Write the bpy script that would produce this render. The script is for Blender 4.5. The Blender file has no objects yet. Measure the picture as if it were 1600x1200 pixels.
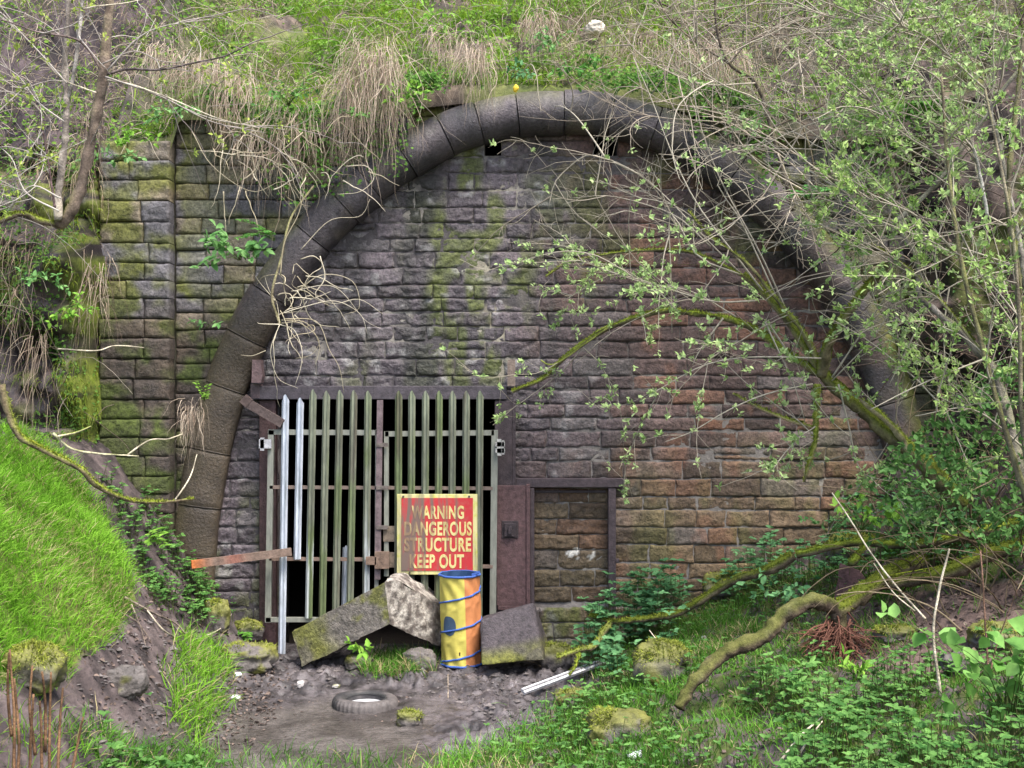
import bpy, math, random
import numpy as np
from mathutils import Vector

scene = bpy.context.scene
# ------------------------------------------------------------------ camera, sky, sun, exposure
CAMZ = 2.78
cam_d = bpy.data.cameras.new('camera')
cam = bpy.data.objects.new('camera', cam_d)
scene.collection.objects.link(cam)
cam.location = (0, -12, CAMZ)
cam.rotation_euler = (math.radians(90), 0, 0)
cam_d.sensor_width = 36
cam_d.lens = 36 * 1800 / 1600
cam_d.clip_start = 0.05
cam_d.clip_end = 500
scene.camera = cam

SUN_EL, SUN_AZ = 60, 145          # azimuth measured from +Y clockwise: behind the camera, to the right
world = bpy.data.worlds.new('World')
scene.world = world
world.use_nodes = True
wn = world.node_tree
sky = wn.nodes.new('ShaderNodeTexSky')
sky.sky_type = 'NISHITA'
sky.sun_disc = False
sky.sun_elevation = math.radians(SUN_EL)
sky.sun_rotation = math.radians(SUN_AZ)
sky.dust_density = 3.0
sky.ozone_density = 0.6
bg = wn.nodes['Background']
bg.inputs['Strength'].default_value = 0.13
wn.links.new(sky.outputs['Color'], bg.inputs['Color'])
sun_d = bpy.data.lights.new('sun', 'SUN')
sun_d.energy = 2.1
sun_d.angle = math.radians(20)
sun_d.color = (1.0, 0.96, 0.9)
sun = bpy.data.objects.new('sun', sun_d)
scene.collection.objects.link(sun)
el, az = math.radians(SUN_EL), math.radians(SUN_AZ)
to_sun = Vector((math.sin(az) * math.cos(el), math.cos(az) * math.cos(el), math.sin(el)))
sun.rotation_euler = to_sun.to_track_quat('Z', 'Y').to_euler()
scene.view_settings.view_transform = 'Standard'
scene.view_settings.look = 'None'
scene.view_settings.exposure = 1.58
scene.view_settings.gamma = 1.0

# ------------------------------------------------------------------ numeric helpers
def RS(s): return np.random.RandomState(s)

def _hash(i, j, k):
    n = (i * 374761393 + j * 668265263 + k * 2147483647 * 3 + 1013904223) & 0xffffffff
    n = ((n ^ (n >> 13)) * 1274126177) & 0xffffffff
    n = ((n ^ (n >> 16)) * 2246822519) & 0xffffffff
    return ((n ^ (n >> 15)) & 0xffffff) / float(0xffffff)

def vnoise(x, y, z):
    x, y, z = np.broadcast_arrays(np.asarray(x, float), np.asarray(y, float), np.asarray(z, float))
    xi, yi, zi = np.floor(x).astype(np.int64), np.floor(y).astype(np.int64), np.floor(z).astype(np.int64)
    fx, fy, fz = x - xi, y - yi, z - zi
    fx, fy, fz = fx*fx*(3-2*fx), fy*fy*(3-2*fy), fz*fz*(3-2*fz)
    r = 0
    for a in (0, 1):
        for b in (0, 1):
            for c in (0, 1):
                w = (fx if a else 1-fx) * (fy if b else 1-fy) * (fz if c else 1-fz)
                r = r + w * _hash(xi+a, yi+b, zi+c)
    return r

def fbm(x, y, z=0.0, o=4):
    s, a, t = 0, 0.5, 0
    for k in range(o):
        f = 2.03 ** k
        s = s + a * vnoise(np.asarray(x)*f + 17.3*k, np.asarray(y)*f + 5.1*k, np.asarray(z)*f + 9.7*k)
        t += a; a *= 0.5
    return s / t

def sst(a, b, x):
    t = np.clip((np.asarray(x, float) - a) / (b - a), 0, 1)
    return t*t*(3-2*t)

def lerp(a, b, t): return a + (b - a) * t

def mixc(c1, c2, t):
    c1, c2, t = np.asarray(c1, float), np.asarray(c2, float), np.asarray(t, float)[..., None]
    return c1 + (c2 - c1) * t

def norm(v): return v / np.maximum(np.linalg.norm(v, axis=-1, keepdims=True), 1e-9)

def P(px, py, d):
    """world point seen at a photograph pixel at depth d in front of the camera"""
    return np.array([(px-800)/1800*d, d-12.0, CAMZ-(py-600)/1800*d])

def PL(pts, d):
    """list of (px,py[,d]) -> (n,3)"""
    return np.array([P(p[0], p[1], p[2] if len(p) > 2 else d) for p in pts])

def proj(p):
    d = p[..., 1] + 12.0
    d = np.where(d < 0.2, 0.2, d)
    return 800 + p[..., 0]/d*1800, 600 - (p[..., 2]-CAMZ)/d*1800

def inpoly(x, y, poly):
    r = np.zeros(x.shape, bool)
    n = len(poly)
    for i in range(n):
        x1, y1 = poly[i]; x2, y2 = poly[(i+1) % n]
        if y1 == y2: continue
        c = ((y1 > y) != (y2 > y)) & (x < (x2-x1)*(y-y1)/(y2-y1)+x1)
        r ^= c
    return r

def spline(pts, n):
    """Catmull-Rom through pts, n samples, even in chord length"""
    p = np.asarray(pts, float)
    if len(p) == 2:
        t = np.linspace(0, 1, n)[:, None]
        return p[0]*(1-t)+p[1]*t
    q = np.vstack([2*p[0]-p[1], p, 2*p[-1]-p[-2]])
    out = []
    m = 12
    for i in range(1, len(q)-2):
        t = np.linspace(0, 1, m, endpoint=False)[:, None]
        a, b, c, d = q[i-1], q[i], q[i+1], q[i+2]
        out.append(0.5*((2*b)+(-a+c)*t+(2*a-5*b+4*c-d)*t**2+(-a+3*b-3*c+d)*t**3))
    out = np.vstack(out+[q[-2][None]])
    s = np.concatenate([[0], np.cumsum(np.linalg.norm(np.diff(out, axis=0), axis=1))])
    u = np.linspace(0, s[-1], n)
    return np.stack([np.interp(u, s, out[:, k]) for k in range(out.shape[1])], 1)

# ------------------------------------------------------------------ mesh builder
class MB:
    def __init__(self):
        self.v, self.c, self.f, self.n = [], [], [], 0
    def add(self, v, faces, col=(.5, .5, .5, 0)):
        v = np.asarray(v, float).reshape(-1, 3)
        col = np.asarray(col, float)
        if col.ndim == 1: col = np.tile(col, (len(v), 1))
        col = col.reshape(-1, col.shape[-1])
        if col.shape[1] == 3: col = np.hstack([col, np.zeros((len(col), 1))])
        self.v.append(v); self.c.append(col)
        if not isinstance(faces, (list, tuple)): faces = [faces]
        for f in faces:
            f = np.asarray(f, np.int64)
            self.f.append(f + self.n)
        self.n += len(v)
    def grid(self, X, Y, Z, col, wrap=False):
        n, m = X.shape
        idx = np.arange(n*m).reshape(n, m)
        if wrap: idx = np.hstack([idx, idx[:, :1]])
        f = np.stack([idx[:-1, :-1], idx[:-1, 1:], idx[1:, 1:], idx[1:, :-1]], -1).reshape(-1, 4)
        self.add(np.stack([X, Y, Z], -1), f, col)
    def box(self, x0, x1, y0, y1, z0, z1, col):
        v = [(x, y, z) for x in (x0, x1) for y in (y0, y1) for z in (z0, z1)]
        f = [(0, 1, 3, 2), (4, 6, 7, 5), (0, 4, 5, 1), (2, 3, 7, 6), (0, 2, 6, 4), (1, 5, 7, 3)]
        self.add(v, np.array(f), col)
    def bar(self, a, b, w, t, col, up=(0, -1, 0)):
        """rectangular bar from a to b, width w across, thickness t along 'up'"""
        a, b = np.asarray(a, float), np.asarray(b, float)
        d = norm(b-a); u = np.asarray(up, float); u = norm(u-d*np.dot(u, d)); s = np.cross(d, u)
        v = [p+s*i*w/2+u*j*t/2 for p in (a, b) for i, j in ((-1, -1), (1, -1), (1, 1), (-1, 1))]
        f = [(0, 1, 5, 4), (1, 2, 6, 5), (2, 3, 7, 6), (3, 0, 4, 7), (3, 2, 1, 0), (4, 5, 6, 7)]
        self.add(v, np.array(f), col)
    def tubes(self, Pt, R, col, sides=4, ref=None):
        """Pt (M,K,3), R (M,K), col (M,3|4) or (M,K,3|4)"""
        Pt = np.asarray(Pt, float)
        if Pt.ndim == 2: Pt = Pt[None]
        M, K, _ = Pt.shape
        R = np.broadcast_to(np.asarray(R, float), (M, K))
        T = norm(np.gradient(Pt, axis=1))
        if ref is None: ref = np.array([0.31, 0.82, 0.47])
        ref = np.broadcast_to(ref, T.shape)
        U = norm(np.cross(T, ref)); V = np.cross(T, U)
        a = np.linspace(0, 2*np.pi, sides, endpoint=False)
        ring = Pt[:, :, None] + R[:, :, None, None]*(U[:, :, None]*np.cos(a)[None, None, :, None] + V[:, :, None]*np.sin(a)[None, None, :, None])
        idx = np.arange(M*K*sides).reshape(M, K, sides)
        nx = np.roll(idx, -1, axis=2)
        f = np.stack([idx[:, :-1], nx[:, :-1], nx[:, 1:], idx[:, 1:]], -1).reshape(-1, 4)
        col = np.asarray(col, float)
        if col.ndim == 1: col = np.broadcast_to(col, (M, len(col)))
        if col.ndim == 2: col = np.broadcast_to(col[:, None], (M, K, col.shape[-1]))
        c = np.broadcast_to(col[:, :, None], (M, K, sides, col.shape[-1])).reshape(-1, col.shape[-1])
        self.add(ring, f, c)
        if sides > 4 or M == 1:     # caps
            caps = [np.concatenate([idx[:, 0, ::-1]]), idx[:, -1]]
            base = self.n - M*K*sides
            for cp in caps: self.f.append(cp + base)
    def leaves(self, pos, axis, nrm, L, W, col, fold=0.25):
        """ovate folded leaves: pos (N,3), axis, nrm (N,3), L, W (N)"""
        axis = norm(axis); side = norm(np.cross(axis, nrm)); up = np.cross(side, axis)
        L = np.asarray(L)[:, None]; W = np.asarray(W)[:, None]
        b = pos; tip = pos + axis*L - up*L*0.12
        def q(t, w, s): return pos + axis*L*t + side*s*W*w + up*W*w*fold
        v = np.stack([b, q(.3, .5, 1), q(.68, .38, 1), tip, q(.68, .38, -1), q(.3, .5, -1)], 1)
        n = len(pos); o = np.arange(n)[:, None]*6
        f = np.concatenate([o+np.array([0, 1, 2, 3]), o+np.array([0, 3, 4, 5])], 0)
        col = np.asarray(col, float)
        if col.ndim == 1: col = np.tile(col, (n, 1))
        self.add(v, f, np.repeat(col, 6, axis=0))
    def strands(self, base, d0, L, w, grav, col, nseg=3, rng=None, tip=None, kink=.08):
        """ribbon blades; col (N,3), tip colour optional"""
        rng = rng or RS(1)
        n = len(base)
        p = np.array(base, float); d = norm(np.array(d0, float))
        rs = norm(rng.normal(size=(n, 3)) * np.array([1, .6, .25]))
        L = np.broadcast_to(L, n)[:, None]; w = np.broadcast_to(w, n)[:, None]; g = np.broadcast_to(grav, n)[:, None]
        rows, cs = [], []
        col = np.asarray(col, float)
        if col.ndim == 1: col = np.tile(col, (n, 1))
        tip = col if tip is None else np.broadcast_to(np.asarray(tip, float), col.shape)
        for k in range(nseg+1):
            s = norm(rs - d*np.sum(rs*d, 1, keepdims=True))
            ww = w*(1-(k/nseg)**1.6)*0.5 + w*0.03
            rows.append(np.stack([p-s*ww, p+s*ww], 1))
            cs.append(np.repeat(lerp(col, tip, k/nseg)[:, None], 2, 1))
            p = p + d*L/nseg
            d = norm(d + np.array([0, 0, -1.0])*g/nseg + rng.normal(0, kink, (n, 3)))
        v = np.stack(rows, 1); c = np.stack(cs, 1)     # n,nseg+1,2,3
        idx = np.arange(n*(nseg+1)*2).reshape(n, nseg+1, 2)
        f = np.stack([idx[:, :-1, 0], idx[:, :-1, 1], idx[:, 1:, 1], idx[:, 1:, 0]], -1).reshape(-1, 4)
        self.add(v, f, c.reshape(-1, c.shape[-1]))
    def build(self, name, mat, parent=None, smooth=True):
        me = bpy.data.meshes.new(name)
        v = np.concatenate(self.v); c = np.concatenate(self.c)
        me.vertices.add(len(v)); me.vertices.foreach_set('co', v.astype(np.float32).ravel())
        lens = np.concatenate([np.full(len(f), f.shape[1], np.int32) for f in self.f])
        loops = np.concatenate([f.ravel() for f in self.f]).astype(np.int32)
        me.loops.add(len(loops)); me.loops.foreach_set('vertex_index', loops)
        me.polygons.add(len(lens))
        st = np.concatenate([[0], np.cumsum(lens)[:-1]]).astype(np.int32)
        me.polygons.foreach_set('loop_start', st)
        me.polygons.foreach_set('use_smooth', np.full(len(lens), smooth, bool))
        me.update(calc_edges=True)
        a = me.color_attributes.new('tint', 'FLOAT_COLOR', 'POINT')
        a.data.foreach_set('color', c.astype(np.float32).ravel())
        me.materials.append(mat)
        o = bpy.data.objects.new(name, me)
        scene.collection.objects.link(o)
        if parent is not None: o.parent = parent
        return o

def tag(o, label=None, cat=None, group=None, kind=None):
    if label: o['label'] = label
    if cat: o['category'] = cat
    if group: o['group'] = group
    if kind: o['kind'] = kind
    return o

def thing(name, label, cat, loc=(0, 0, 0), group=None):
    o = bpy.data.objects.new(name, None)
    scene.collection.objects.link(o)
    o.empty_display_size = 0.1
    return tag(o, label, cat, group)

# ------------------------------------------------------------------ materials
def mat_tint(name, rough=0.8, wet_rough=None, nscale=14, var=0.5, bump=0.4, bscale=40, spec=0.35, metal=0.0, detail=6, stretch=(1, 1, 1)):
    """albedo = vertex tint x fine noise; alpha of the tint is wetness (lower roughness); noise bump"""
    m = bpy.data.materials.new(name); m.use_nodes = True
    nt = m.node_tree; N = nt.nodes; L = nt.links
    b = N['Principled BSDF']
    at = N.new('ShaderNodeAttribute'); at.attribute_name = 'tint'
    tc = N.new('ShaderNodeTexCoord')
    mp = N.new('ShaderNodeMapping'); mp.inputs['Scale'].default_value = stretch
    L.new(tc.outputs['Object'], mp.inputs['Vector'])
    n1 = N.new('ShaderNodeTexNoise'); n1.inputs['Scale'].default_value = nscale; n1.inputs['Detail'].default_value = detail; n1.inputs['Roughness'].default_value = .7
    L.new(mp.outputs['Vector'], n1.inputs['Vector'])
    mr = N.new('ShaderNodeMapRange'); mr.inputs['From Min'].default_value = .25; mr.inputs['From Max'].default_value = .75
    mr.inputs['To Min'].default_value = 1-var; mr.inputs['To Max'].default_value = 1+var
    L.new(n1.outputs['Fac'], mr.inputs['Value'])
    mx = N.new('ShaderNodeVectorMath'); mx.operation = 'SCALE'
    L.new(at.outputs['Color'], mx.inputs[0]); L.new(mr.outputs['Result'], mx.inputs['Scale'])
    L.new(mx.outputs['Vector'], b.inputs['Base Color'])
    rr = N.new('ShaderNodeMapRange')
    rr.inputs['To Min'].default_value = rough; rr.inputs['To Max'].default_value = rough if wet_rough is None else wet_rough
    L.new(at.outputs['Alpha'], rr.inputs['Value']); L.new(rr.outputs['Result'], b.inputs['Roughness'])
    b.inputs['Specular IOR Level'].default_value = spec
    b.inputs['Metallic'].default_value = metal
    if bump > 0:
        n2 = N.new('ShaderNodeTexNoise'); n2.inputs['Scale'].default_value = bscale; n2.inputs['Detail'].default_value = 8; n2.inputs['Roughness'].default_value = .65
        L.new(mp.outputs['Vector'], n2.inputs['Vector'])
        bp = N.new('ShaderNodeBump'); bp.inputs['Strength'].default_value = bump; bp.inputs['Distance'].default_value = .02
        L.new(n2.outputs['Fac'], bp.inputs['Height']); L.new(bp.outputs['Normal'], b.inputs['Normal'])
    return m

def mat_leaf(name, trans=0.35, rough=0.6, spec=0.14):
    m = bpy.data.materials.new(name); m.use_nodes = True
    nt = m.node_tree; N = nt.nodes; L = nt.links
    b = N['Principled BSDF']; out = N['Material Output']
    at = N.new('ShaderNodeAttribute'); at.attribute_name = 'tint'
    n1 = N.new('ShaderNodeTexNoise'); n1.inputs['Scale'].default_value = 30
    tc = N.new('ShaderNodeTexCoord'); L.new(tc.outputs['Object'], n1.inputs['Vector'])
    mr = N.new('ShaderNodeMapRange'); mr.inputs['To Min'].default_value = .7; mr.inputs['To Max'].default_value = 1.3
    L.new(n1.outputs['Fac'], mr.inputs['Value'])
    mx = N.new('ShaderNodeVectorMath'); mx.operation = 'SCALE'
    L.new(at.outputs['Color'], mx.inputs[0]); L.new(mr.outputs['Result'], mx.inputs['Scale'])
    L.new(mx.outputs['Vector'], b.inputs['Base Color'])
    b.inputs['Roughness'].default_value = rough; b.inputs['Specular IOR Level'].default_value = spec
    tr = N.new('ShaderNodeBsdfTranslucent'); L.new(mx.outputs['Vector'], tr.inputs['Color'])
    ms = N.new('ShaderNodeMixShader'); ms.inputs['Fac'].default_value = trans
    L.new(b.outputs['BSDF'], ms.inputs[1]); L.new(tr.outputs['BSDF'], ms.inputs[2])
    L.new(ms.outputs['Shader'], out.inputs['Surface'])
    return m

M_stone = mat_tint('rock_faced_stone', rough=.8, wet_rough=.36, nscale=26, var=.85, bump=1.0, bscale=34, spec=.5, detail=9)
M_ring = mat_tint('tooled_arch_stone', rough=.72, wet_rough=.42, nscale=30, var=.6, bump=.7, bscale=38, spec=.5, detail=9)
M_mortar = mat_tint('old_mortar', rough=.95, nscale=20, var=.4, bump=.6, bscale=40, spec=.2)
M_earth = mat_tint('earth_and_mud', rough=.9, wet_rough=.17, nscale=14, var=.6, bump=.7, bscale=26, spec=.45)
M_rock = mat_tint('wet_rock', rough=.75, wet_rough=.35, nscale=10, var=.6, bump=.9, bscale=18, spec=.45)
M_moss = mat_tint('moss_cushion', rough=.95, nscale=40, var=.5, bump=1.0, bscale=90, spec=.1)
M_bark = mat_tint('mossy_bark', rough=.9, nscale=45, var=.5, bump=.8, bscale=60, spec=.2)
M_twig = mat_tint('thin_twig', rough=.75, nscale=25, var=.3, bump=0, spec=.3)
M_iron = mat_tint('rusty_iron', rough=.75, wet_rough=.45, nscale=18, var=.6, bump=.45, bscale=55, spec=.4, metal=.1)
M_steel = mat_tint('weathered_galvanised_steel', rough=.6, wet_rough=.4, nscale=24, var=.4, bump=.15, bscale=60, spec=.4, metal=.15, stretch=(1, 1, .25))
M_wood = mat_tint('old_timber', rough=.85, nscale=20, var=.5, bump=.5, bscale=40, spec=.2)
M_leaf = mat_leaf('fresh_leaf')
M_grass = mat_leaf('grass_blade', trans=.3, rough=.65, spec=.1)
M_straw = mat_leaf('dry_straw', trans=.2, rough=.8, spec=.15)
M_dark = mat_tint('dark_tunnel_lining', rough=.95, var=.3, bump=.3, spec=.1)  # near-black tint for the walls, floor and end of the bore

# ------------------------------------------------------------------ terrain heights
def H(x, y):
    """ground height: flat muddy approach, steep left bank, gentler right bank"""
    x = np.asarray(x, float); y = np.asarray(y, float); d = y+12
    wob = (fbm(x*.9, y*.9, 3.1, 3)-.5)
    xl = -(x+2.3) + wob*.5
    hl = np.interp(xl, [0, .15, .35, .7, 1.05, 1.4, 1.8, 2.3, 3.7, 8, 20], [0, .05, .22, .55, .95, 1.5, 2.0, 2.35, 2.7, 4.0, 5.0])
    xe = .1+.12*(np.clip(d, 2, 12)-8.5)
    t = np.maximum(0, x-xe+wob*.5)
    k = np.interp(d, [5, 9, 12], [.25, .32, .42])
    hr = k*t*t/(t+.4) + np.minimum(3.2, 1.1*np.maximum(0, x-4.3)**1.5/(1+np.maximum(0, x-4.3)*.6))
    hr = np.minimum(hr, 5.0)
    bank = np.clip((hl+hr)*2.5, 0, 1)
    lump = (fbm(x*2.3, y*2.3, 7.7, 4)-.5)*.34*bank
    mud = (1-bank)
    px, py = 800+x/np.maximum(d, .5)*1800, 600+CAMZ/np.maximum(d, .5)*1800
    smooth_zone = sst(1065, 1090, py + 50*(fbm(x*2, y*2, 1.0, 3)-.5))*sst(760, 680, px + 120*(fbm(x*3, y*3, 8.0, 2)-.5))
    clod = np.abs(fbm(x*7, y*7, 2.2, 4)-.5)*.24 + (fbm(x*13, y*13, 5.2, 4)-.5)*.15
    near = sst(0.3, 0.0, y)*sst(-11, -9, y)
    h = hl+hr+lump + mud*near*((1-smooth_zone)*(clod-.03) - .03*smooth_zone) + (.09*(fbm(x*7, y*7, 4.2, 4)-.5)+.05*(fbm(x*17, y*17, 4.9, 3)-.5))*bank*near
    return h

def slope_n(f, x, y, e=.04):
    dx = (f(x+e, y)-f(x-e, y))/(2*e); dy = (f(x, y+e)-f(x, y-e))/(2*e)
    return norm(np.stack([-dx, -dy, np.ones_like(dx)], -1))

def G(px, py, dmin=5.0, dmax=12.6):
    """where the sight line of a photograph pixel first meets the ground"""
    d = np.linspace(dmin, dmax, 900)
    x = (px-800)/1800*d; z = CAMZ-(py-600)/1800*d
    h = H(x, d-12)
    w = np.nonzero(z <= h)[0]
    i = w[0] if len(w) else len(d)-1
    return np.array([x[i], d[i]-12, h[i]])

# wall top line (photograph row of the top of the masonry along its length)
_tx = np.array([(p-800)/150 for p in (-2000, 150, 168, 270, 285, 335, 420, 520, 620, 720, 1010, 1100, 1200, 1330, 1500, 2500)])
_tz = np.array([CAMZ+(600-p)/150 for p in (330, 310, 218, 208, 155, 155, 190, 178, 142, 130, 130, 152, 182, 188, 172, 150)])
def ztop(x): return np.interp(x, _tx, _tz)
def Hill(x, y):
    x = np.asarray(x, float); y = np.asarray(y, float)
    m = lerp(.72, 1.25, sst(-3.6, -4.6, x))
    m = lerp(m, 1.0, sst(2.5, 4.5, x))
    yy = np.maximum(y, 0)
    n = (fbm(x*1.3, y*1.3, 11.0, 4)-.5)*.5*sst(0, .5, yy) + (fbm(x*5, y*5, 13.0, 4)-.5)*.26*sst(-.1, .2, y)
    return ztop(x) - .02 + m*np.minimum(yy, 2.4) + .62*np.maximum(yy-2.4, 0)*(yy < 1e9) + n

# ------------------------------------------------------------------ ground sheet
GRASS_L = [(-900, 600), (0, 685), (60, 700), (130, 760), (165, 830), (205, 905), (212, 940), (178, 985), (120, 1035), (90, 1070), (-100, 1060), (-900, 1000)]
GRASS_TUFT = [(262, 1005), (300, 998), (338, 1005), (345, 1060), (338, 1130), (312, 1165), (285, 1140), (268, 1060)]
COVER_R = [(850, 965), (1000, 945), (1180, 905), (1300, 870), (2400, 600), (2400, 1500), (600, 1500), (640, 1200), (780, 1165), (880, 1115), (950, 1060), (870, 1010)]
LITTER_R = [(1290, 960), (1400, 930), (1600, 905), (1600, 985), (1560, 1040), (1440, 1060), (1330, 1050), (1300, 1010)]
mb = MB()
xs = np.concatenate([-np.geomspace(60, 5.4, 26), np.arange(-5.3, 5.8, .024), np.geomspace(5.9, 60, 26)])
ys = np.concatenate([-12-np.geomspace(50, .3, 22), np.arange(-12, -7.2, .12), np.arange(-7.2, .36, .024)])
X, Y = np.meshgrid(xs, ys)
Zt = H(X, Y)
pp = np.stack([X, Y, Zt], -1)
px, py = proj(pp)
n1 = fbm(X*3, Y*3, 1.0, 4); n2 = fbm(X*11, Y*11, 2.0, 3)
mudc = mixc((.024, .021, .022), (.135, .118, .122), sst(.25, .75, n1*.45+n2*.55))
bank = np.clip((Zt-.05)*3, 0, 1)
earth = mixc((.03, .023, .023), (.115, .088, .085), sst(.25, .75, n2))
mossy = mixc((.05, .075, .015), (.11, .13, .025), n1)
c = mixc(mudc, earth, bank)
gm = inpoly(px, py, GRASS_L)
c = np.where(gm[..., None], mixc((.05, .08, .015), (.13, .14, .03), n2), c)
cm = inpoly(px, py, COVER_R) & (Y > -9)
lit = inpoly(px, py, LITTER_R)
c = np.where((cm & ~lit)[..., None], mixc(mossy*.85, earth, sst(.38, .58, n2)), c)
c = np.where(lit[..., None], mixc((.07, .045, .04), (.16, .11, .09), n2), c)
wet = (1-bank)*np.clip(.6+.6*sst(1075, 1100, py)*sst(720, 640, px)+.5*sst(.5, .7, n1), 0, 1)
puddle = sst(1085, 1120, py+60*(n1-.5))*sst(700, 620, px+100*(n1-.5))*(1-bank)
c = mixc(c, mixc((.07, .06, .053), (.125, .11, .10), sst(.35, .65, n1)), puddle*.85); wet = np.maximum(wet, puddle)
col = np.concatenate([c, wet[..., None]], -1)
mb.grid(X, Y, Zt, col)
ground = mb.build('ground', M_earth)
tag(ground, 'dark trampled muddy ground rising into grassy banks on both sides', 'ground', kind='structure')

# ------------------------------------------------------------------ hillside above the wall
mb = MB()
xs = np.concatenate([-np.geomspace(60, 6.6, 22), np.arange(-6.5, 7.2, .045), np.geomspace(7.3, 60, 22)])
ys = np.concatenate([[-.1, -.07, 0], np.arange(.05, 4.2, .045), np.geomspace(4.3, 60, 26)])
X, Y = np.meshgrid(xs, ys)
Zt = Hill(X, Y)
lip = (fbm(X*2.2, 0*X, 5.0, 3)-.5)*.3
Yd = np.where(Y < .1, Y+lip*.25-.02, Y)
Zt[0] -= .22; Zt[1] -= .08
n1 = fbm(X*1.6, Y*1.6, 21.0, 4); n2 = fbm(X*8, Y*8, 22.0, 3)
c = mixc((.04, .03, .024), (.14, .105, .08), sst(.3, .7, n2))
c = mixc(c, mixc((.05, .08, .015), (.14, .16, .035), n2), sst(.38, .52, n1)*.8)
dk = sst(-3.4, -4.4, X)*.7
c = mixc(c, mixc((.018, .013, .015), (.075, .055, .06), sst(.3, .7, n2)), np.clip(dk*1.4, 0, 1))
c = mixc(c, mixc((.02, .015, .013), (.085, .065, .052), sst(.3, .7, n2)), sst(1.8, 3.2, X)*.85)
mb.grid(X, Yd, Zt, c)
hill = mb.build('hillside', M_earth)
tag(hill, 'steep overgrown slope rising behind and above the tunnel arch', 'hillside', kind='structure')

# rock face left of the masonry
mb = MB()
us = np.concatenate([-np.geomspace(40, 7.1, 12), np.arange(-7, -4.13, .035)])
vs = np.arange(.2, 5.3, .035)
U, V = np.meshgrid(us, vs)
cell = .55
bl = vnoise(np.floor(U/.5+fbm(U*2, V*2, 1., 2)*1.4), np.floor(V/.36+fbm(U*2, V*2, 4., 2)*1.2), 3.0)
bulge = fbm(U*1.4, V*1.4, 31.0, 4)-.5
Yc = -.62 - bl*.38 - bulge*.8 + .22*(fbm(U*7, V*7, 2.0, 4)-.5)
# dark hollows under overhanging ledges
for hx, hz, rx, rz, dep in [(P(140, 540, 11.3)[0], P(140, 540, 11.3)[2], .25, .5, .55), (P(150, 685, 11.3)[0], P(150, 685, 11.3)[2], .28, .14, .5),
                            (P(70, 350, 11.2)[0], P(70, 350, 11.2)[2], .5, .22, .4), (P(30, 560, 11)[0], P(30, 560, 11)[2], .2, .3, .4), (P(95, 450, 11)[0], P(95, 450, 11)[2], .2, .15, .3)]:
    Yc += dep*np.exp(-(((U-hx)/rx)**2+((V-hz)/rz)**2)**1.5)
Yc += sst(4.1, 5.2, V)*.75
Yc += sst(-4.32, -4.13, U + .12*(fbm(V*2, U, 3.0, 3)-.5))*.85
Zc = V + .05*(fbm(U*5, V*5, 6.0, 3)-.5)
n1 = fbm(U*2.2, V*2.2, 41.0, 4); n2 = fbm(U*9, V*9, 42.0, 3)
c = mixc((.022, .016, .017), (.095, .072, .07), sst(.3, .7, n2))
mo = np.clip(sst(.52, .64, n1)*.8 + sst(-4.5, -4.25, U)*.9, 0, 1)*sst(.36, .54, n2)
c = mixc(c, mixc((.06, .085, .012), (.22, .26, .035), n2), mo)
mb.grid(U, Yc, Zc, np.concatenate([c, (1-mo)[..., None]*.6], -1))
cliff = mb.build('rock_face', M_rock)
tag(cliff, 'dark mossy rock face left of the stone pilaster', 'rock face', kind='structure')
def cliff_y(px_, py_):
    """approximate y on the rock face for a photograph pixel"""
    d = 11.25
    for _ in range(3):
        p = P(px_, py_, d)
        i = np.argmin(np.abs(us-p[0])); j = np.argmin(np.abs(vs-p[2]))
        d = 12+Yc[j, i]
    return d

# earth bank that closes the masonry on the right, behind the willows
mb = MB()
us2 = np.concatenate([np.arange(3.3, 7.6, .04), np.geomspace(7.8, 40, 14)]); vs2 = np.arange(.6, 6.2, .04)
U, V = np.meshgrid(us2, vs2)
edge = 3.75+.75*sst(3.6, 2.6, V)+1.1*(fbm(U*1.3, V*1.3, 61., 3)-.5)
Yb = .30 - .75*sst(0, .5, U-edge) - .25*sst(.5, 2.5, U-edge) + sst(4.4, 6.2, V)*.55 + .5*(fbm(U*1.6, V*1.6, 62., 4)-.5)*sst(.1, .5, U-edge) + .16*(fbm(U*8, V*8, 63., 4)-.5)
n2 = fbm(U*7, V*7, 64., 4); n1 = fbm(U*1.7, V*1.7, 65., 3)
c = mixc((.018, .013, .012), (.10, .072, .06), sst(.3, .72, n2))
c = mixc(c, mixc((.05, .07, .012), (.15, .17, .03), n2), sst(.52, .66, n1)*.7)
mb.grid(U, Yb, V+.06*(fbm(U*6, V*6, 66., 3)-.5), c)
tag(mb.build('earth_bank', M_earth), 'dark earthy bank covering the right end of the wall', 'bank', kind='structure')
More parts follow.
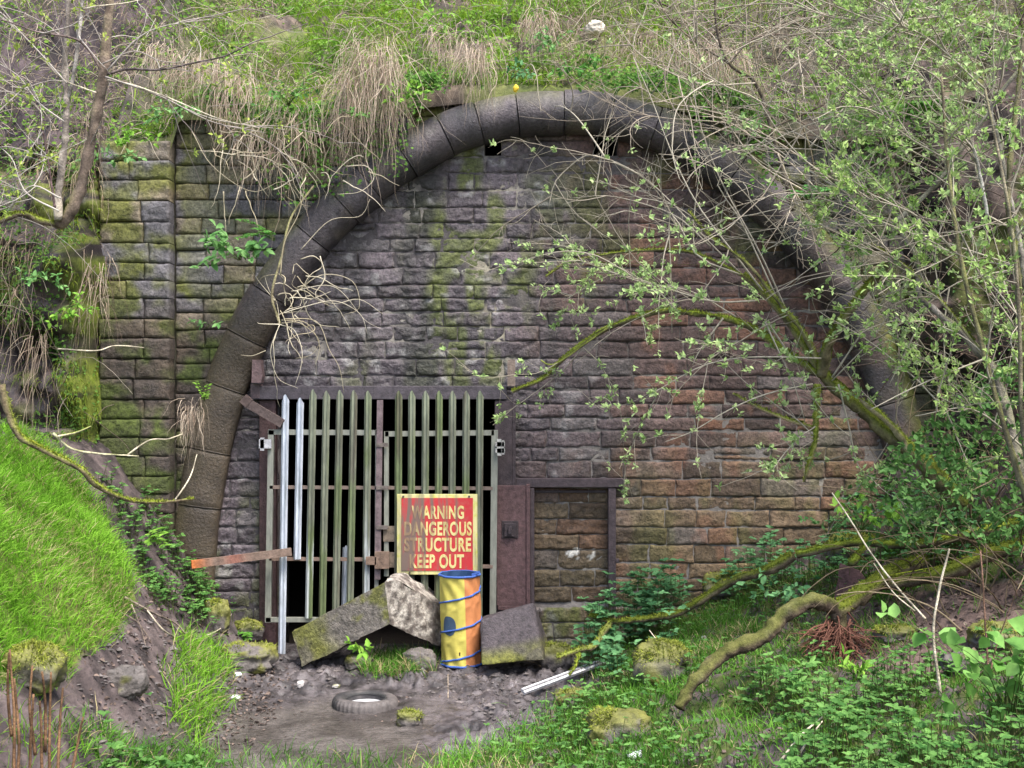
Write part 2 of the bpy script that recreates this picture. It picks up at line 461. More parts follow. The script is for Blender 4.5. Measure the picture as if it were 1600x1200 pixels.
# ================================================================== MASONRY
AXC = (873-800)/1800*11.85
_half = np.array([(0, 205), (51, 206), (95, 213), (117, 219), (158, 233), (193, 253), (231, 277), (276, 310), (340, 367), (353, 380), (410, 455), (460, 540), (493, 613), (510, 667), (526, 735), (540, 830), (548, 960), (552, 1060)], float)
arc_px = np.vstack([np.stack([873-_half[::-1, 0], _half[::-1, 1]], 1), np.stack([873+_half[1:, 0], _half[1:, 1]], 1)])
arc = spline(np.stack([(arc_px[:, 0]-800)/1800*11.85, CAMZ-(arc_px[:, 1]-600)/1800*11.85], 1), 700)
for _ in range(60):
    arc[1:-1] = .25*arc[:-2]+.5*arc[1:-1]+.25*arc[2:]
s_arc = np.concatenate([[0], np.cumsum(np.linalg.norm(np.diff(arc, axis=0), axis=1))])
RW = .455
def arc_at(s):
    s = np.asarray(s, float)
    p = np.stack([np.interp(s, s_arc, arc[:, k]) for k in (0, 1)], -1)
    q0 = np.stack([np.interp(s-.06, s_arc, arc[:, k]) for k in (0, 1)], -1)
    q1 = np.stack([np.interp(s+.06, s_arc, arc[:, k]) for k in (0, 1)], -1)
    t = norm(q1-q0)
    return p, t, np.stack([-t[..., 1], t[..., 0]], -1)
_right = arc[350:]
def half_w(z, off=0.0):
    """half width of the arch opening (inner edge + off) at height z; negative above the crown"""
    zt = arc[:, 1].max()+off
    p, t, n = arc_at(np.linspace(s_arc[-1]/2, s_arc[-1], 200))
    q = p + n*off
    o = np.argsort(q[:, 1])
    return np.interp(z, q[o, 1], q[o, 0]-AXC, right=-1.0) if True else 0

def stone(mb, x0, x1, z0, z1, y, rng, tint, rough=.02, cell=.03, bev=.013, gap=.005, back=.10):
    x0 += gap*rng.uniform(.5, 1.1); x1 -= gap*rng.uniform(.5, 1.1); z0 += gap*rng.uniform(.4, 1.2); z1 -= gap*rng.uniform(.4, 1.2)
    if x1-x0 < .04 or z1-z0 < .04: return
    nx = max(3, int((x1-x0)/cell)); nz = max(4, int((z1-z0)/cell))
    ed = np.array([0, .006, .016])
    X, Z = np.meshgrid(np.concatenate([x0+ed, np.linspace(x0+.035, x1-.035, nx) if x1-x0 > .09 else [], x1-ed[::-1]]), np.concatenate([z0+ed, np.linspace(z0+.035, z1-.035, nz) if z1-z0 > .09 else [], z1-ed[::-1]]))
    sd = rng.uniform(0, 90)
    e = np.minimum(np.minimum(X-x0, x1-X), np.minimum(Z-z0, z1-Z))
    wx = (fbm(X*9, Z*9, 2.2, 3)-.5)*.03; wz = (fbm(X*5, Z*9, 9.3, 3)-.5)*.03
    cx, cz = (x0+x1)/2, (z0+z1)/2
    Yf = y + bev - bev*sst(0, .017, e) + (fbm(X*2.6, Z*3.5, 3.7, 3)-.5)*rough*1.6 + (fbm(X*8, Z*12, sd+3, 4)-.5)*rough*.9 + (fbm(X*22, Z*30, 5.1, 4)-.5)*rough*1.5 + (X-cx)*rng.normal()*.012 + (Z-cz)*rng.normal()*.03 + rng.normal()*.005
    X = X+wx; Z = Z+wz
    X = np.pad(X, 1, 'edge'); Z = np.pad(Z, 1, 'edge'); Yf = np.pad(Yf, 1, 'edge')
    m = np.ones_like(X, bool); m[1:-1, 1:-1] = False
    Yf[m] = y+back
    mb.grid(X, Yf, Z, tint(X, Z, rng.rand(4)))

def courses(z0, z1, hmin, hmax, rng):
    z = [z0]
    while z[-1] < z1: z.append(z[-1]+rng.uniform(hmin, hmax))
    return z

def subtract(iv, a, b):
    out = []
    for (p, q) in iv:
        if b <= p or a >= q: out.append((p, q)); continue
        if a > p: out.append((p, a))
        if b < q: out.append((b, q))
    return out

def split_run(a, b, wmin, wmax, rng):
    xs_ = [a]
    while b-xs_[-1] > wmax: xs_.append(xs_[-1]+rng.uniform(wmin, wmax))
    if b-xs_[-1] < wmin*.5 and len(xs_) > 1: xs_.pop()
    return xs_+[b]

def wx(px_): return (px_-800)/150.0
def wz(py_): return CAMZ-(py_-600)/150.0

# ---------------- infill wall
def infill_tint(X, Z, r):
    tr = sst(-.2, 1.6, X + 1.2*(fbm(X*.8, Z*.8, 2., 3)-.5)); low = sst(2.5, 1.0, Z+.5*(fbm(X*.7, Z*.7, 8., 2)-.5))
    c = mixc(np.broadcast_to((.080, .065, .073), X.shape+(3,)), (.090, .058, .052), tr)
    c = mixc(c, (.150, .102, .058), low*tr)
    c = c*(.6+.72*r[0])
    if r[1] > .84: c = mixc(c, (.19, .09, .05), tr*.5+.02)
    if r[1] < .08: c = mixc(c, (.15, .135, .13), np.full(X.shape, .5))
    st = fbm(X*5, Z*.5, 3., 4); c = c*(.62+.8*st)[..., None]
    c = mixc(c, (.21, .09, .05), sst(.60, .74, fbm(X*3.5, Z*2.5, 12., 3))*.4*tr)
    m = np.exp(-((X+.62)/.42)**2)*sst(1.6, 3.0, Z)*1.0 + .85*np.exp(-((X+.1)/.22)**2)*sst(2.6, 3.2, Z)*sst(4.9, 4.2, Z)
    m = m + .45*sst(.55, .75, fbm(X*1.2, Z*.9, 19., 3)) + .7*sst(.9, .4, Z)*tr + .35*low*tr
    m = np.clip(m*1.25, 0, 1)*sst(.40, .60, fbm(X*5, Z*2.4, 14., 4))
    c = mixc(c, mixc((.055, .07, .015), (.125, .145, .03), fbm(X*9, Z*9, 3., 2)), m*.85)
    blk = np.clip(np.exp(-((X+.95)/.3)**2)*sst(1.9, 2.9, Z)*1.1 + .6*np.exp(-((X+1.7)/.25)**2)*sst(2.6, 3.6, Z) + .6*np.exp(-((X-.35)/.15)**2)*sst(2.2, 3.4, Z), 0, 1)*sst(.3, .55, fbm(X*6, Z*.8, 61., 4))
    c = mixc(c, (.022, .022, .018), blk*.85)
    c = mixc(c, (.055, .04, .03), sst(.75, .35, Z)*sst(.9, 1.3, X)*.6)
    lime = sst(.66, .74, fbm(X*7, Z*9, 25., 3))*(1-tr)*.5
    c = mixc(c, (.3, .29, .28), lime)
    wet = np.clip(.95-tr*.75 - m*.5, 0, 1)
    return np.concatenate([c, wet[..., None]], -1)

GX0, GX1, GZ1 = wx(430), wx(774), wz(620)             # gate opening
RX0, RX1, RZ0, RZ1 = wx(832), wx(956), wz(945), wz(764)  # blocked doorway
HOLES = [(wx(757), wx(783), wz(240), wz(150)), (wx(929), wx(967), wz(240), wz(150))]
Y_IN = .10
rng = RS(11)
infill = thing('infill_wall', 'rough dark stone wall that blocks the tunnel mouth under the arch', 'wall')
mb = MB()
zc = courses(-.35, 5.6, .135, .195, rng)
for z0, z1 in zip(zc[:-1], zc[1:]):
    zm = (z0+z1)/2
    hw = half_w(zm, .22)
    if hw <= .05: continue
    iv = [(AXC-hw, AXC+hw)]
    if z0 < GZ1-.02: iv = subtract(iv, GX0, GX1)
    if z1 > RZ0+.05 and z0 < RZ1-.02: iv = subtract(iv, RX0, RX1)
    for hx0, hx1, hz0, hz1 in HOLES:
        if z1 > hz0+.03: iv = subtract(iv, hx0, hx1)
    for a, b in iv:
        if b-a < .05: continue
        tall = z0 > 3.0 and wx(300) < (a+b)/2 < 0
        xsplit = split_run(a, b, .24, .66, rng)
        for p, q in zip(xsplit[:-1], xsplit[1:]):
            if rng.rand() < .03 and q-p > .3:
                k = rng.uniform(.4, .6)*(z1-z0)
                stone(mb, p, q, z0, z0+k, Y_IN, rng, infill_tint, .024); stone(mb, p, q, z0+k, z1, Y_IN, rng, infill_tint, .024)
            else:
                stone(mb, p, q, z0, min(z1, arc[:, 1].max()+.2), Y_IN, rng, infill_tint, .032 if p < .2 else .019)
infill_face = mb.build('stonework', M_stone, infill)
# stones blocking the small doorway, set back in its frame
mb = MB()
def door_tint(X, Z, r):
    c = infill_tint(X*0+2.2, Z*.3+.4, r)[..., :3]*(.5+.55*fbm(X*6, Z*6, 4., 3))[..., None]
    if r[2] > .6: c = mixc(c, (.13, .10, .06), np.full(X.shape, .5))
    chalk = sst(.55, .62, fbm(X*16, Z*22, 6., 3))*(np.abs(X-wx(908)) < .16)*(np.abs(Z-wz(868)) < .055)
    c = mixc(c, (.55, .53, .48), chalk)
    return np.concatenate([c, np.full(X.shape+(1,), .35)], -1)
zz = courses(RZ0, RZ1, .15, .21, rng)
for z0, z1 in zip(zz[:-1], zz[1:]):
    z1 = min(z1, RZ1)
    if z1-z0 < .08: continue
    for p, q in zip(*(lambda s: (s[:-1], s[1:]))(split_run(RX0, RX1, .25, .5, rng))):
        stone(mb, p, q, z0, z1, Y_IN+.045, rng, door_tint, .028)
mb.build('blocked_doorway', M_stone, infill)
# mortar bed behind the stones
mb = MB()
gx = np.unique(np.concatenate([np.arange(-3.6, 4.6, .07), [GX0, GX1, RX0, RX1] + [h for q in HOLES for h in q[:2]]]))
gz = np.unique(np.concatenate([np.arange(-.35, 5.8, .07), [GZ1, RZ0, RZ1] + [h for q in HOLES for h in q[2:]]]))
Xg, Zg = np.meshgrid(gx, gz)
xm, zm = (gx[:-1]+gx[1:])/2, (gz[:-1]+gz[1:])/2
XM, ZM = np.meshgrid(xm, zm)
hwv = half_w(ZM.ravel(), .25).reshape(ZM.shape)
keep = (np.abs(XM-AXC) < hwv) & ~((XM > GX0) & (XM < GX1) & (ZM < GZ1))
for q in HOLES: keep &= ~((XM > q[0]) & (XM < q[1]) & (ZM > q[2]))
idx = np.arange(Xg.size).reshape(Xg.shape)
f = np.stack([idx[:-1, :-1], idx[:-1, 1:], idx[1:, 1:], idx[1:, :-1]], -1)[keep]
trr = sst(-.4, 1.3, Xg); low = sst(3.2, 1.4, Zg)
c = mixc(mixc((.075, .068, .07), (.10, .088, .085), trr), (.21, .19, .175), np.clip(low*trr+.15*trr, 0, 1))
c = mixc(c, (.40, .36, .27), np.exp(-((Xg+.2)/.25)**2)*sst(2.3, 2.8, Zg)*sst(.4, .55, fbm(Xg*4, Zg*3, 8., 3))*.8)
c = mixc(c, (.36, .33, .28), sst(.58, .72, fbm(Xg*2.5, Zg*2.5, 5., 3))*.6)
Yg = np.where((Xg > RX0-.01) & (Xg < RX1+.01) & (Zg > RZ0-.01) & (Zg < RZ1+.01), Y_IN+.062, Y_IN+.016) + .012*(fbm(Xg*8, Zg*8, 1., 2)-.5)
mb.add(np.stack([Xg, Yg, Zg], -1), f, c)
# jamb and head reveals of the gate opening give the wall its thickness
for (a, b, e, g) in ((GX0-.02, GX0, -.35, GZ1), (GX1, GX1+.02, -.35, GZ1)):
    mb.box(a, b, Y_IN+.05, .75, e, g, (.09, .08, .08, .2))
mb.box(GX0-.02, GX1+.02, Y_IN+.05, .75, GZ1, GZ1+.03, (.07, .06, .06, .2))
for q in HOLES:
    for a in (q[0]-.02, q[1]): mb.box(a, a+.02, Y_IN+.05, .6, q[2], q[3]-.4, (.06, .055, .055, .2))
    mb.box(q[0]-.02, q[1]+.02, Y_IN+.05, .6, q[2]-.03, q[2], (.06, .055, .055, .2))
mb.build('mortar_bed', M_mortar, infill)
RUST = np.array((.088, .05, .05)); RUSTD = np.array((.058, .043, .047))
def iron(name, parts, parent, colr=RUST, mat=None):
    m_ = MB()
    for p_ in parts: m_.box(*p_, tuple(colr)+(.4,))
    o = m_.build(name, mat or M_iron, parent, smooth=False)
    bv = o.modifiers.new('edge', 'BEVEL'); bv.width = .006; bv.segments = 2; bv.limit_method = 'ANGLE'
    return o
iron('lintel', [(wx(393), wx(792), -.035, .12, wz(624), wz(603))], infill, np.array((.066, .056, .064)))
iron('iron_jamb', [(wx(404), wx(430), .03, .13, -.3, wz(625))], infill, RUST*.8)
iron('iron_jamb', [(wx(773), wx(800), -.02, .13, -.3, wz(626)), (wx(800), wx(806), -.012, .1, wz(760), wz(626))], infill, RUSTD*.9)
pl = iron('iron_plate', [(wx(776), wx(822), -.045, -.022, wz(945), wz(758)), (wx(822), wx(828), -.06, .02, wz(945), wz(756)), (wx(778), wx(826), -.05, .0, wz(952), wz(945))], infill, RUST*1.15)
iron('latch_box', [(wx(788), wx(806), -.085, -.046, wz(837), wz(816)), (wx(794), wx(800), -.12, -.085, wz(833), wz(821)), (wx(784), wx(810), -.055, -.0455, wz(840), wz(813))], pl, RUSTD*.75)
iron('doorway_frame', [(wx(806), wx(975), .02, .12, wz(762), wz(748)), (wx(951), wx(963), .03, .14, wz(955), wz(763)), (wx(828), wx(835), .0, .2, wz(945), wz(763)),
                       (wx(835), wx(948), .12, .15, wz(772), wz(768)), (wx(961), wx(967), -.05, -.021, wz(878), wz(872))], infill, RUSTD*1.15)
m_ = MB(); m_.box(wx(793), wx(805), -.075, -.02, wz(603), wz(562), (.22, .17, .14, 0)); st_ = m_.build('wooden_stake', M_wood, infill, smooth=False)
m_ = MB()
a_ = [P(394, 562, 11.86), P(407, 562, 11.86), P(410, 588, 11.86), P(408, 598, 11.86), P(393, 598, 11.86)]
v_ = np.array(a_ + [q+np.array([0, .12, 0]) for q in a_])
m_.add(v_, [np.array([[0, 1, 2, 3, 4]])[:, ::-1], np.array([[i, (i+1) % 5, (i+1) % 5+5, i+5] for i in range(5)])], (.13, .085, .085, .5)); m_.build('iron_bracket', M_iron, infill, smooth=False)
m_ = MB(); m_.box(wx(393), wx(407), -.04, .1, wz(622), wz(600), (.1, .07, .07, .4)); m_.build('hinge_pin', M_iron, infill, smooth=False)

# ---------------- tunnel behind
mb = MB()
s = np.linspace(0, s_arc[-1], 60); p, t, n = arc_at(s); p = p+n*.24
ysn = np.array([.15, .8, 3, 7, 12, 17.0])
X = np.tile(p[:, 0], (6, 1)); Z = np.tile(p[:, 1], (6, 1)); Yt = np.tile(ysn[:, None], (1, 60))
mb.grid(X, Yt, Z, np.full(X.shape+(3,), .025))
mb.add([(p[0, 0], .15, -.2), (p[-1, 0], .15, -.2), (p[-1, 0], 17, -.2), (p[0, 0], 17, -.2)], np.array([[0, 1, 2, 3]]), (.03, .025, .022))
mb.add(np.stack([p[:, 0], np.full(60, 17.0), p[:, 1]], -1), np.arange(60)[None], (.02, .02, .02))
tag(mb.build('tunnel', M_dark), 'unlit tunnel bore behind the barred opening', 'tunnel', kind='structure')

# ---------------- portal wall: faces beside the arch, pilaster, ring
portal = thing('portal_wall', 'old mossy stone tunnel portal with a rounded arch', 'wall')
def face_tint(X, Z, r):
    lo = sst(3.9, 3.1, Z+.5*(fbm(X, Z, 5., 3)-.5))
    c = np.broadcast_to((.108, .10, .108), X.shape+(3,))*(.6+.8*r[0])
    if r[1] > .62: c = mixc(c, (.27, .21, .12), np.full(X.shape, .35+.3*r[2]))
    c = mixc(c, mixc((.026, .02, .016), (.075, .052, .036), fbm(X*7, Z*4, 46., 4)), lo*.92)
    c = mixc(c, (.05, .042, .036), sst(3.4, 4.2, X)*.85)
    c = c*(.6+.8*fbm(X*6, Z*2, 2., 4))[..., None]
    pil = sst(-3.25, -3.6, X)*sst(-4.6, -4.4, X)
    m = .25 + .6*pil*sst(2.2, 4.0, Z) + .55*sst(.5, .7, fbm(X*1.1, Z*1.1, 23., 3)) + .45*lo*sst(.35, .6, fbm(X*1.7, Z*.9, 43., 3)) + .25*r[3]
    m = np.clip(m, 0, 1)*sst(.36, .58, fbm(X*4.5, Z*4.5, 33., 4))
    c = mixc(c, mixc(mixc((.06, .07, .01), (.17, .18, .025), fbm(X*8, Z*8, 7., 3)), mixc((.03, .042, .008), (.095, .13, .018), fbm(X*8, Z*8, 7., 3)), lo), m*.85)
    return np.concatenate([c, np.clip(.75-m*.6-lo*.5, 0, 1)[..., None]], -1)
rng = RS(23)
mb = MB(); mp_ = MB()
PX0, PX1 = wx(163), wx(272)
def notch(mbx, a, b, z0, z1, y):
    """stones from a to b in one course"""
    if b-a < .08: return
    for p, q in zip(*(lambda s: (s[:-1], s[1:]))(split_run(a, b, .26, .52, rng))):
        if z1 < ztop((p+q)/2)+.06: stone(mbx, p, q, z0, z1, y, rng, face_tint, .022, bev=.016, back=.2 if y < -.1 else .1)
zc = courses(-.3, 5.9, .15, .195, rng)
for z0, z1 in zip(zc[:-1], zc[1:]):
    hw = half_w((z0+z1)/2, .25)
    if hw > 0:
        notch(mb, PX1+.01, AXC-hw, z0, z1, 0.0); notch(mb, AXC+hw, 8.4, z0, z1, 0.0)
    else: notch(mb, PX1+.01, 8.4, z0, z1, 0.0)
zc = courses(-.3, 5.6, .18, .22, rng)
for z0, z1 in zip(zc[:-1], zc[1:]): notch(mp_, PX0, PX1, z0, z1, -.17)
mb.build('stonework', M_stone, portal)
# rounded arris of the pilaster side + body
bx_ = MB(); bx_.box(PX0+.02, PX1-.02, -.12, .25, -.3, 5.15, (.06, .05, .045, .3))
bk = MB()
gx = np.arange(-4.6, 8.5, .09); gz = np.arange(-.35, 6.0, .09)
Xg, Zg = np.meshgrid(gx, gz); XM, ZM = np.meshgrid((gx[:-1]+gx[1:])/2, (gz[:-1]+gz[1:])/2)
hwv = half_w(ZM.ravel(), .18).reshape(ZM.shape)
keep = (np.abs(XM-AXC) > hwv) & (ZM < ztop(XM))
idx = np.arange(Xg.size).reshape(Xg.shape); f = np.stack([idx[:-1, :-1], idx[:-1, 1:], idx[1:, 1:], idx[1:, :-1]], -1)[keep]
bk.add(np.stack([Xg, 0*Xg+.045, Zg], -1), f, mixc((.045, .04, .035), (.10, .095, .06), fbm(Xg*3, Zg*3, 2., 3)))
bk.build('mortar_bed', M_mortar, portal)
pil = mp_.build('pilaster', M_stone, portal)
bx_.build('pilaster_core', M_mortar, pil, smooth=False)

# the rounded arch moulding, cut into voussoirs
mb = MB(); rng = RS(5)
th = np.linspace(0, np.pi, 15)
s = 0.0; S = s_arc[-1]
while s < S-.05:
    ln = rng.uniform(.33, .46) if abs(s-S/2) < 3.2 else rng.uniform(.5, .75)
    e = min(s+ln, S)
    g = .004
    ss = np.array([s+g, s+g+.012, *np.linspace(s+g+.05, e-g-.05, 9), e-g-.012, e-g])
    shr = np.array([.0045, .0008, 0, 0, 0, 0, 0, 0, 0, 0, 0, .0008, .0045])
    p, t, n = arc_at(ss)
    jit = rng.normal()*.008; sd = rng.uniform(0, 50)
    prof_n = np.concatenate([[.02, 0.005], .5*RW-.5*RW*np.cos(th), [RW]])
    prof_y = np.concatenate([[.26, .05], .03-1.0*np.sin(th)**.85, [.12]])
    nn = prof_n[None]*np.ones((len(ss), 1)); yy = prof_y[None]*np.ones((len(ss), 1))
    prot = lerp(.255, .10, sst(3.8, 2.6, p[:, 1])); yy = np.where(yy < .03, .03+(yy-.03)*prot[:, None], yy)
    nn = nn + (RW/2-nn)*shr[:, None]*3; yy = yy + np.where(yy < .04, shr[:, None]*1.6, 0)
    rough_ = (fbm(ss[:, None]*6, nn*7, sd, 4)-.5)*.03+(fbm((p[:, :1]+n[:, :1]*nn)*17, (p[:, 1:]+n[:, 1:]*nn)*17, sd, 3)-.5)*.008
    yy = yy + np.where(yy < .02, rough_, 0) + rng.normal()*.006
    X = p[:, :1]+n[:, :1]*(nn+jit); Z = p[:, 1:]+n[:, 1:]*(nn+jit)
    u = nn/RW
    c = np.broadcast_to((.074, .061, .066), X.shape+(3,))*(.78+.4*rng.rand())
    c = c*(.55+.9*fbm(X*5, Z*5, sd, 4))[..., None]
    c = mixc(c, (.055, .05, .054), sst(.5, .7, fbm(X*1.5, Z*2.5, 3., 3))*.6)
    c = mixc(c, (.19, .175, .17), sst(.60, .74, fbm(X*6, Z*6, 31., 4))*.4)
    c = mixc(c, (.022, .02, .022), sst(.45, .1, u)*sst(.35, .6, fbm(X*7, Z*7, 35., 3))*.6)  # inner edge darkened in patches: shade of the underside put into the colour
    c = mixc(c, (.15, .10, .075), sst(.55, .7, fbm(X*2.2, Z*2.2, 13., 3))*.45*sst(2.0, 3.5, X))
    m = sst(.45, .95, u)*sst(.38, .6, fbm(X*4, Z*4, 8., 3))*np.clip(.35 + .9*sst(1.4, 2.2, X) + .5*sst(3.3, 2.2, Z), 0, 1)
    c = mixc(c, mixc((.06, .07, .012), (.17, .18, .035), fbm(X*9, Z*9, 1., 2)), m)
    c = mixc(c, (.16, .125, .085), sst(.62, .75, fbm(X*3, Z*3, 18., 3))*.35)
    c = mixc(c, mixc((.03, .022, .014), (.092, .068, .040), fbm(X*4, Z*4, 51., 3)), sst(4.1, 3.0, Z)*sst(0, -1, X)*.85)
    mb.grid(X, yy, Z, np.concatenate([c, np.clip(.8-m, 0, 1)[..., None]], -1))
    k = X.shape[1]; base = mb.n - X.size      # close both ends
    mb.f.append(np.array([[base+i for i in range(k)]])); mb.f.append(np.array([[base+X.size-k+i for i in range(k)][::-1]]))
    s = e
mb.build('arch_ring', M_ring, portal)

# ================================================================== GATE
def pale(parent, tx, ty, bx, by, d, kind, name='pale'):
    a, b = P(tx, ty, d), P(bx, by, d)
    xo = np.array([-.039, -.032, -.018, -.007, .007, .018, .032, .039]); yo = np.array([.010, .006, -.018, -.008, -.008, -.018, .006, .010])
    nv = 26
    m_ = MB(); r = RS(int(tx*7+by))
    Ln = a[2]-b[2]
    v = np.linspace(0, 1, nv)
    Xr = np.zeros((nv, 8)); Yr = np.zeros((nv, 8)); Zr = np.zeros((nv, 8))
    for i, t in enumerate(v):
        c0 = b+(a-b)*t
        Xr[i] = c0[0]+xo*.93; Yr[i] = c0[1]+yo; Zr[i] = c0[2] - (np.abs(xo)/.039)**1.2*.075*(t == 1) - .0*(t == 1)
    Zr[-1] = np.maximum(Zr[-1], Zr[-2]+.005)
    zrel = (Zr-b[2])/Ln
    if kind == 'white':
        c = mixc((.36, .40, .46), (.50, .54, .60), fbm(Xr*20, Zr*3, r.uniform(0, 9), 3))
        c = mixc(c, (.17, .2, .2), sst(.62, .8, fbm(Xr*40, Zr*1.2, r.uniform(0, 9), 3))*.7)
    else:
        c = mixc((.10, .11, .085), (.215, .23, .17), fbm(Xr*9, Zr*2.2, r.uniform(0, 9), 4))
        c = mixc(c, (.25, .28, .20), sst(.80, .97, zrel)*.6)
        c = mixc(c, (.10, .15, .035), sst(.48, .62, fbm(Xr*4, Zr*1.2, r.uniform(0, 9), 3))*.55)
        c = mixc(c, (.08, .062, .05), sst(.55, .7, fbm(Xr*14, Zr*1.3, r.uniform(0, 9), 3))*.65)
        if kind == 'streaked': c = mixc(c, (.38, .41, .42), sst(.5, .58, fbm(Xr*34+3, Zr*1.5, 2., 2))*sst(.55, .2, zrel))
    m_.grid(Xr, Yr, Zr, c); m_.grid(Xr[:, ::-1], Yr[:, ::-1]+.004, Zr[:, ::-1], c[:, ::-1])
    return m_.build(name, M_steel, parent, smooth=False)

DG = 11.83
def sbars(name, segs, parent, colr, d=DG+.02, mat=None, t=.045):
    m_ = MB()
    for x1, y1, x2, y2, w in segs: m_.bar(P(x1, y1, d), P(x2, y2, d), w*d/1800, t, tuple(colr)+(0,))
    return m_.build(name, mat or M_steel, parent, smooth=False)
GREY = (.20, .205, .175)
gl = thing('gate_leaf', 'left palisade gate leaf with two bright galvanised pales, one of them cut short', 'gate', group='leaves of the palisade gate')
sbars('frame', [(424, 672, 419, 972, 9), (420, 675, 590, 676, 8), (416, 968, 590, 968, 7), (590, 671, 588, 972, 6)], gl, GREY)
sbars('rail', [(422, 761, 592, 762, 5)], gl, (.16, .12, .10)); sbars('rail', [(421, 873, 590, 874, 5)], gl, (.18, .125, .10))
for i, q in enumerate([(446, 615, 440, 1022, 'white'), (469, 620, 464, 874, 'white'), (489, 607, 482, 966, 'streaked'), (510, 609, 503, 968, 'g'), (531, 608, 524, 968, 'g'), (553, 608, 546, 968, 'g'), (575, 609, 571, 968, 'streaked')]):
    o = pale(gl, *q[:4], DG-.02, q[4])
    if i == 0: o['label'] = 'bright galvanised pale that reaches down to the mud'
    if i == 1: o['label'] = 'bright galvanised pale cut short above the lower rail'
sbars('drop_bar', [(594, 625, 590, 905, 9)], gl, (.14, .105, .11), d=DG-.01, mat=M_iron)
hg = sbars('hinge', [(405, 690, 424, 690, 7), (405, 697, 424, 697, 7), (410, 684, 410, 704, 6)], gl, (.34, .34, .36), d=DG-.03, mat=M_iron, t=.03)
sbars('lock_box', [(597, 862, 597, 888, 22), (572, 876, 588, 876, 12)], gl, (.17, .115, .085), d=DG-.05, mat=M_iron, t=.05)
gr = thing('gate_leaf', 'right palisade gate leaf with green weathered pales that carries the warning sign', 'gate', group='leaves of the palisade gate')
sbars('frame', [(773, 672, 770, 972, 10), (602, 678, 772, 676, 8), (604, 674, 604, 900, 7), (602, 968, 772, 968, 7)], gr, (.21, .215, .18), d=DG+.025)
sbars('rail', [(606, 762, 770, 763, 5)], gr, (.16, .12, .10)); sbars('rail', [(606, 884, 770, 885, 5)], gr, (.20, .14, .11))
for x1, x2 in ((623, 621), (643.5, 641.5), (665, 663), (686, 684), (707, 705), (728.5, 727), (750, 748)):
    pale(gr, x1, 609, x2, 968, DG-.02, 'g')
sbars('hinge', [(774, 694, 789, 694, 7), (774, 704, 789, 704, 7), (780, 686, 780, 712, 7), (786, 688, 786, 710, 4)], gr, (.36, .35, .33), d=DG-.03, mat=M_iron, t=.03)
for yb in (695, 762, 824): sbars('bolt_bracket', [(588, yb, 606, yb, 6)], gr, (.12, .1, .09), d=DG-.035, mat=M_iron, t=.02)
for y1, y2, w_ in ((822, 846, 26), (863, 886, 28)): sbars('lock_plate', [(612, y1, 612, y2, w_)], gr, (.15, .115, .085), d=DG+.0, mat=M_iron, t=.02)
o = thing('broken_pale', 'short broken galvanised offcut standing behind the left gate leaf', 'metal offcut')
pale(o, 541, 851, 538, 975, DG+.14, 'white', name='strip')

# rusty bar and diagonal strut
m_ = MB(); a, b = P(299, 882, 11.35), P(455, 862, 11.74)
k = 14; q = np.linspace(0, 1, k)
for i in range(k-1):
    pass
pts = a+(b-a)*q[:, None]
cc = mixc((.17, .12, .095), (.42, .13, .035), sst(.22, .0, q)); cc = mixc(cc, (.22, .07, .05), np.exp(-((q-.42)/.09)**2)*.7)
for off in (0,):
    d_ = norm(b-a); u_ = np.array([0, -1., 0]); u_ = u_-d_*np.dot(u_, d_); s_ = np.cross(d_, u_)
    w2, t2 = .042, .025
    ring = np.stack([pts+s_*i*w2+u_*j*t2 for i, j in ((-1, -1), (1, -1), (1, 1), (-1, 1))], 1)
    m_.grid(ring[..., 0], ring[..., 1], ring[..., 2], np.repeat(cc[:, None], 4, 1), wrap=True)
    m_.f += [np.array([[0, 1, 2, 3]]), np.array([[m_.n-1, m_.n-2, m_.n-3, m_.n-4]])]
tag(m_.build('iron_bar', M_iron, smooth=False), 'rusty flat iron bar with an orange end braced against the gate', 'iron bar')
m_ = MB(); m_.bar(P(384, 628, 11.85), P(442, 662, 11.80), .09, .05, (.10, .075, .07, 0)); m_.bar(P(380, 622, 11.84), P(390, 631, 11.84), .1, .055, (.09, .065, .06, 0))
tag(m_.build('timber_strut', M_wood, smooth=False), 'dark diagonal timber strut above the left gate hinge', 'timber')

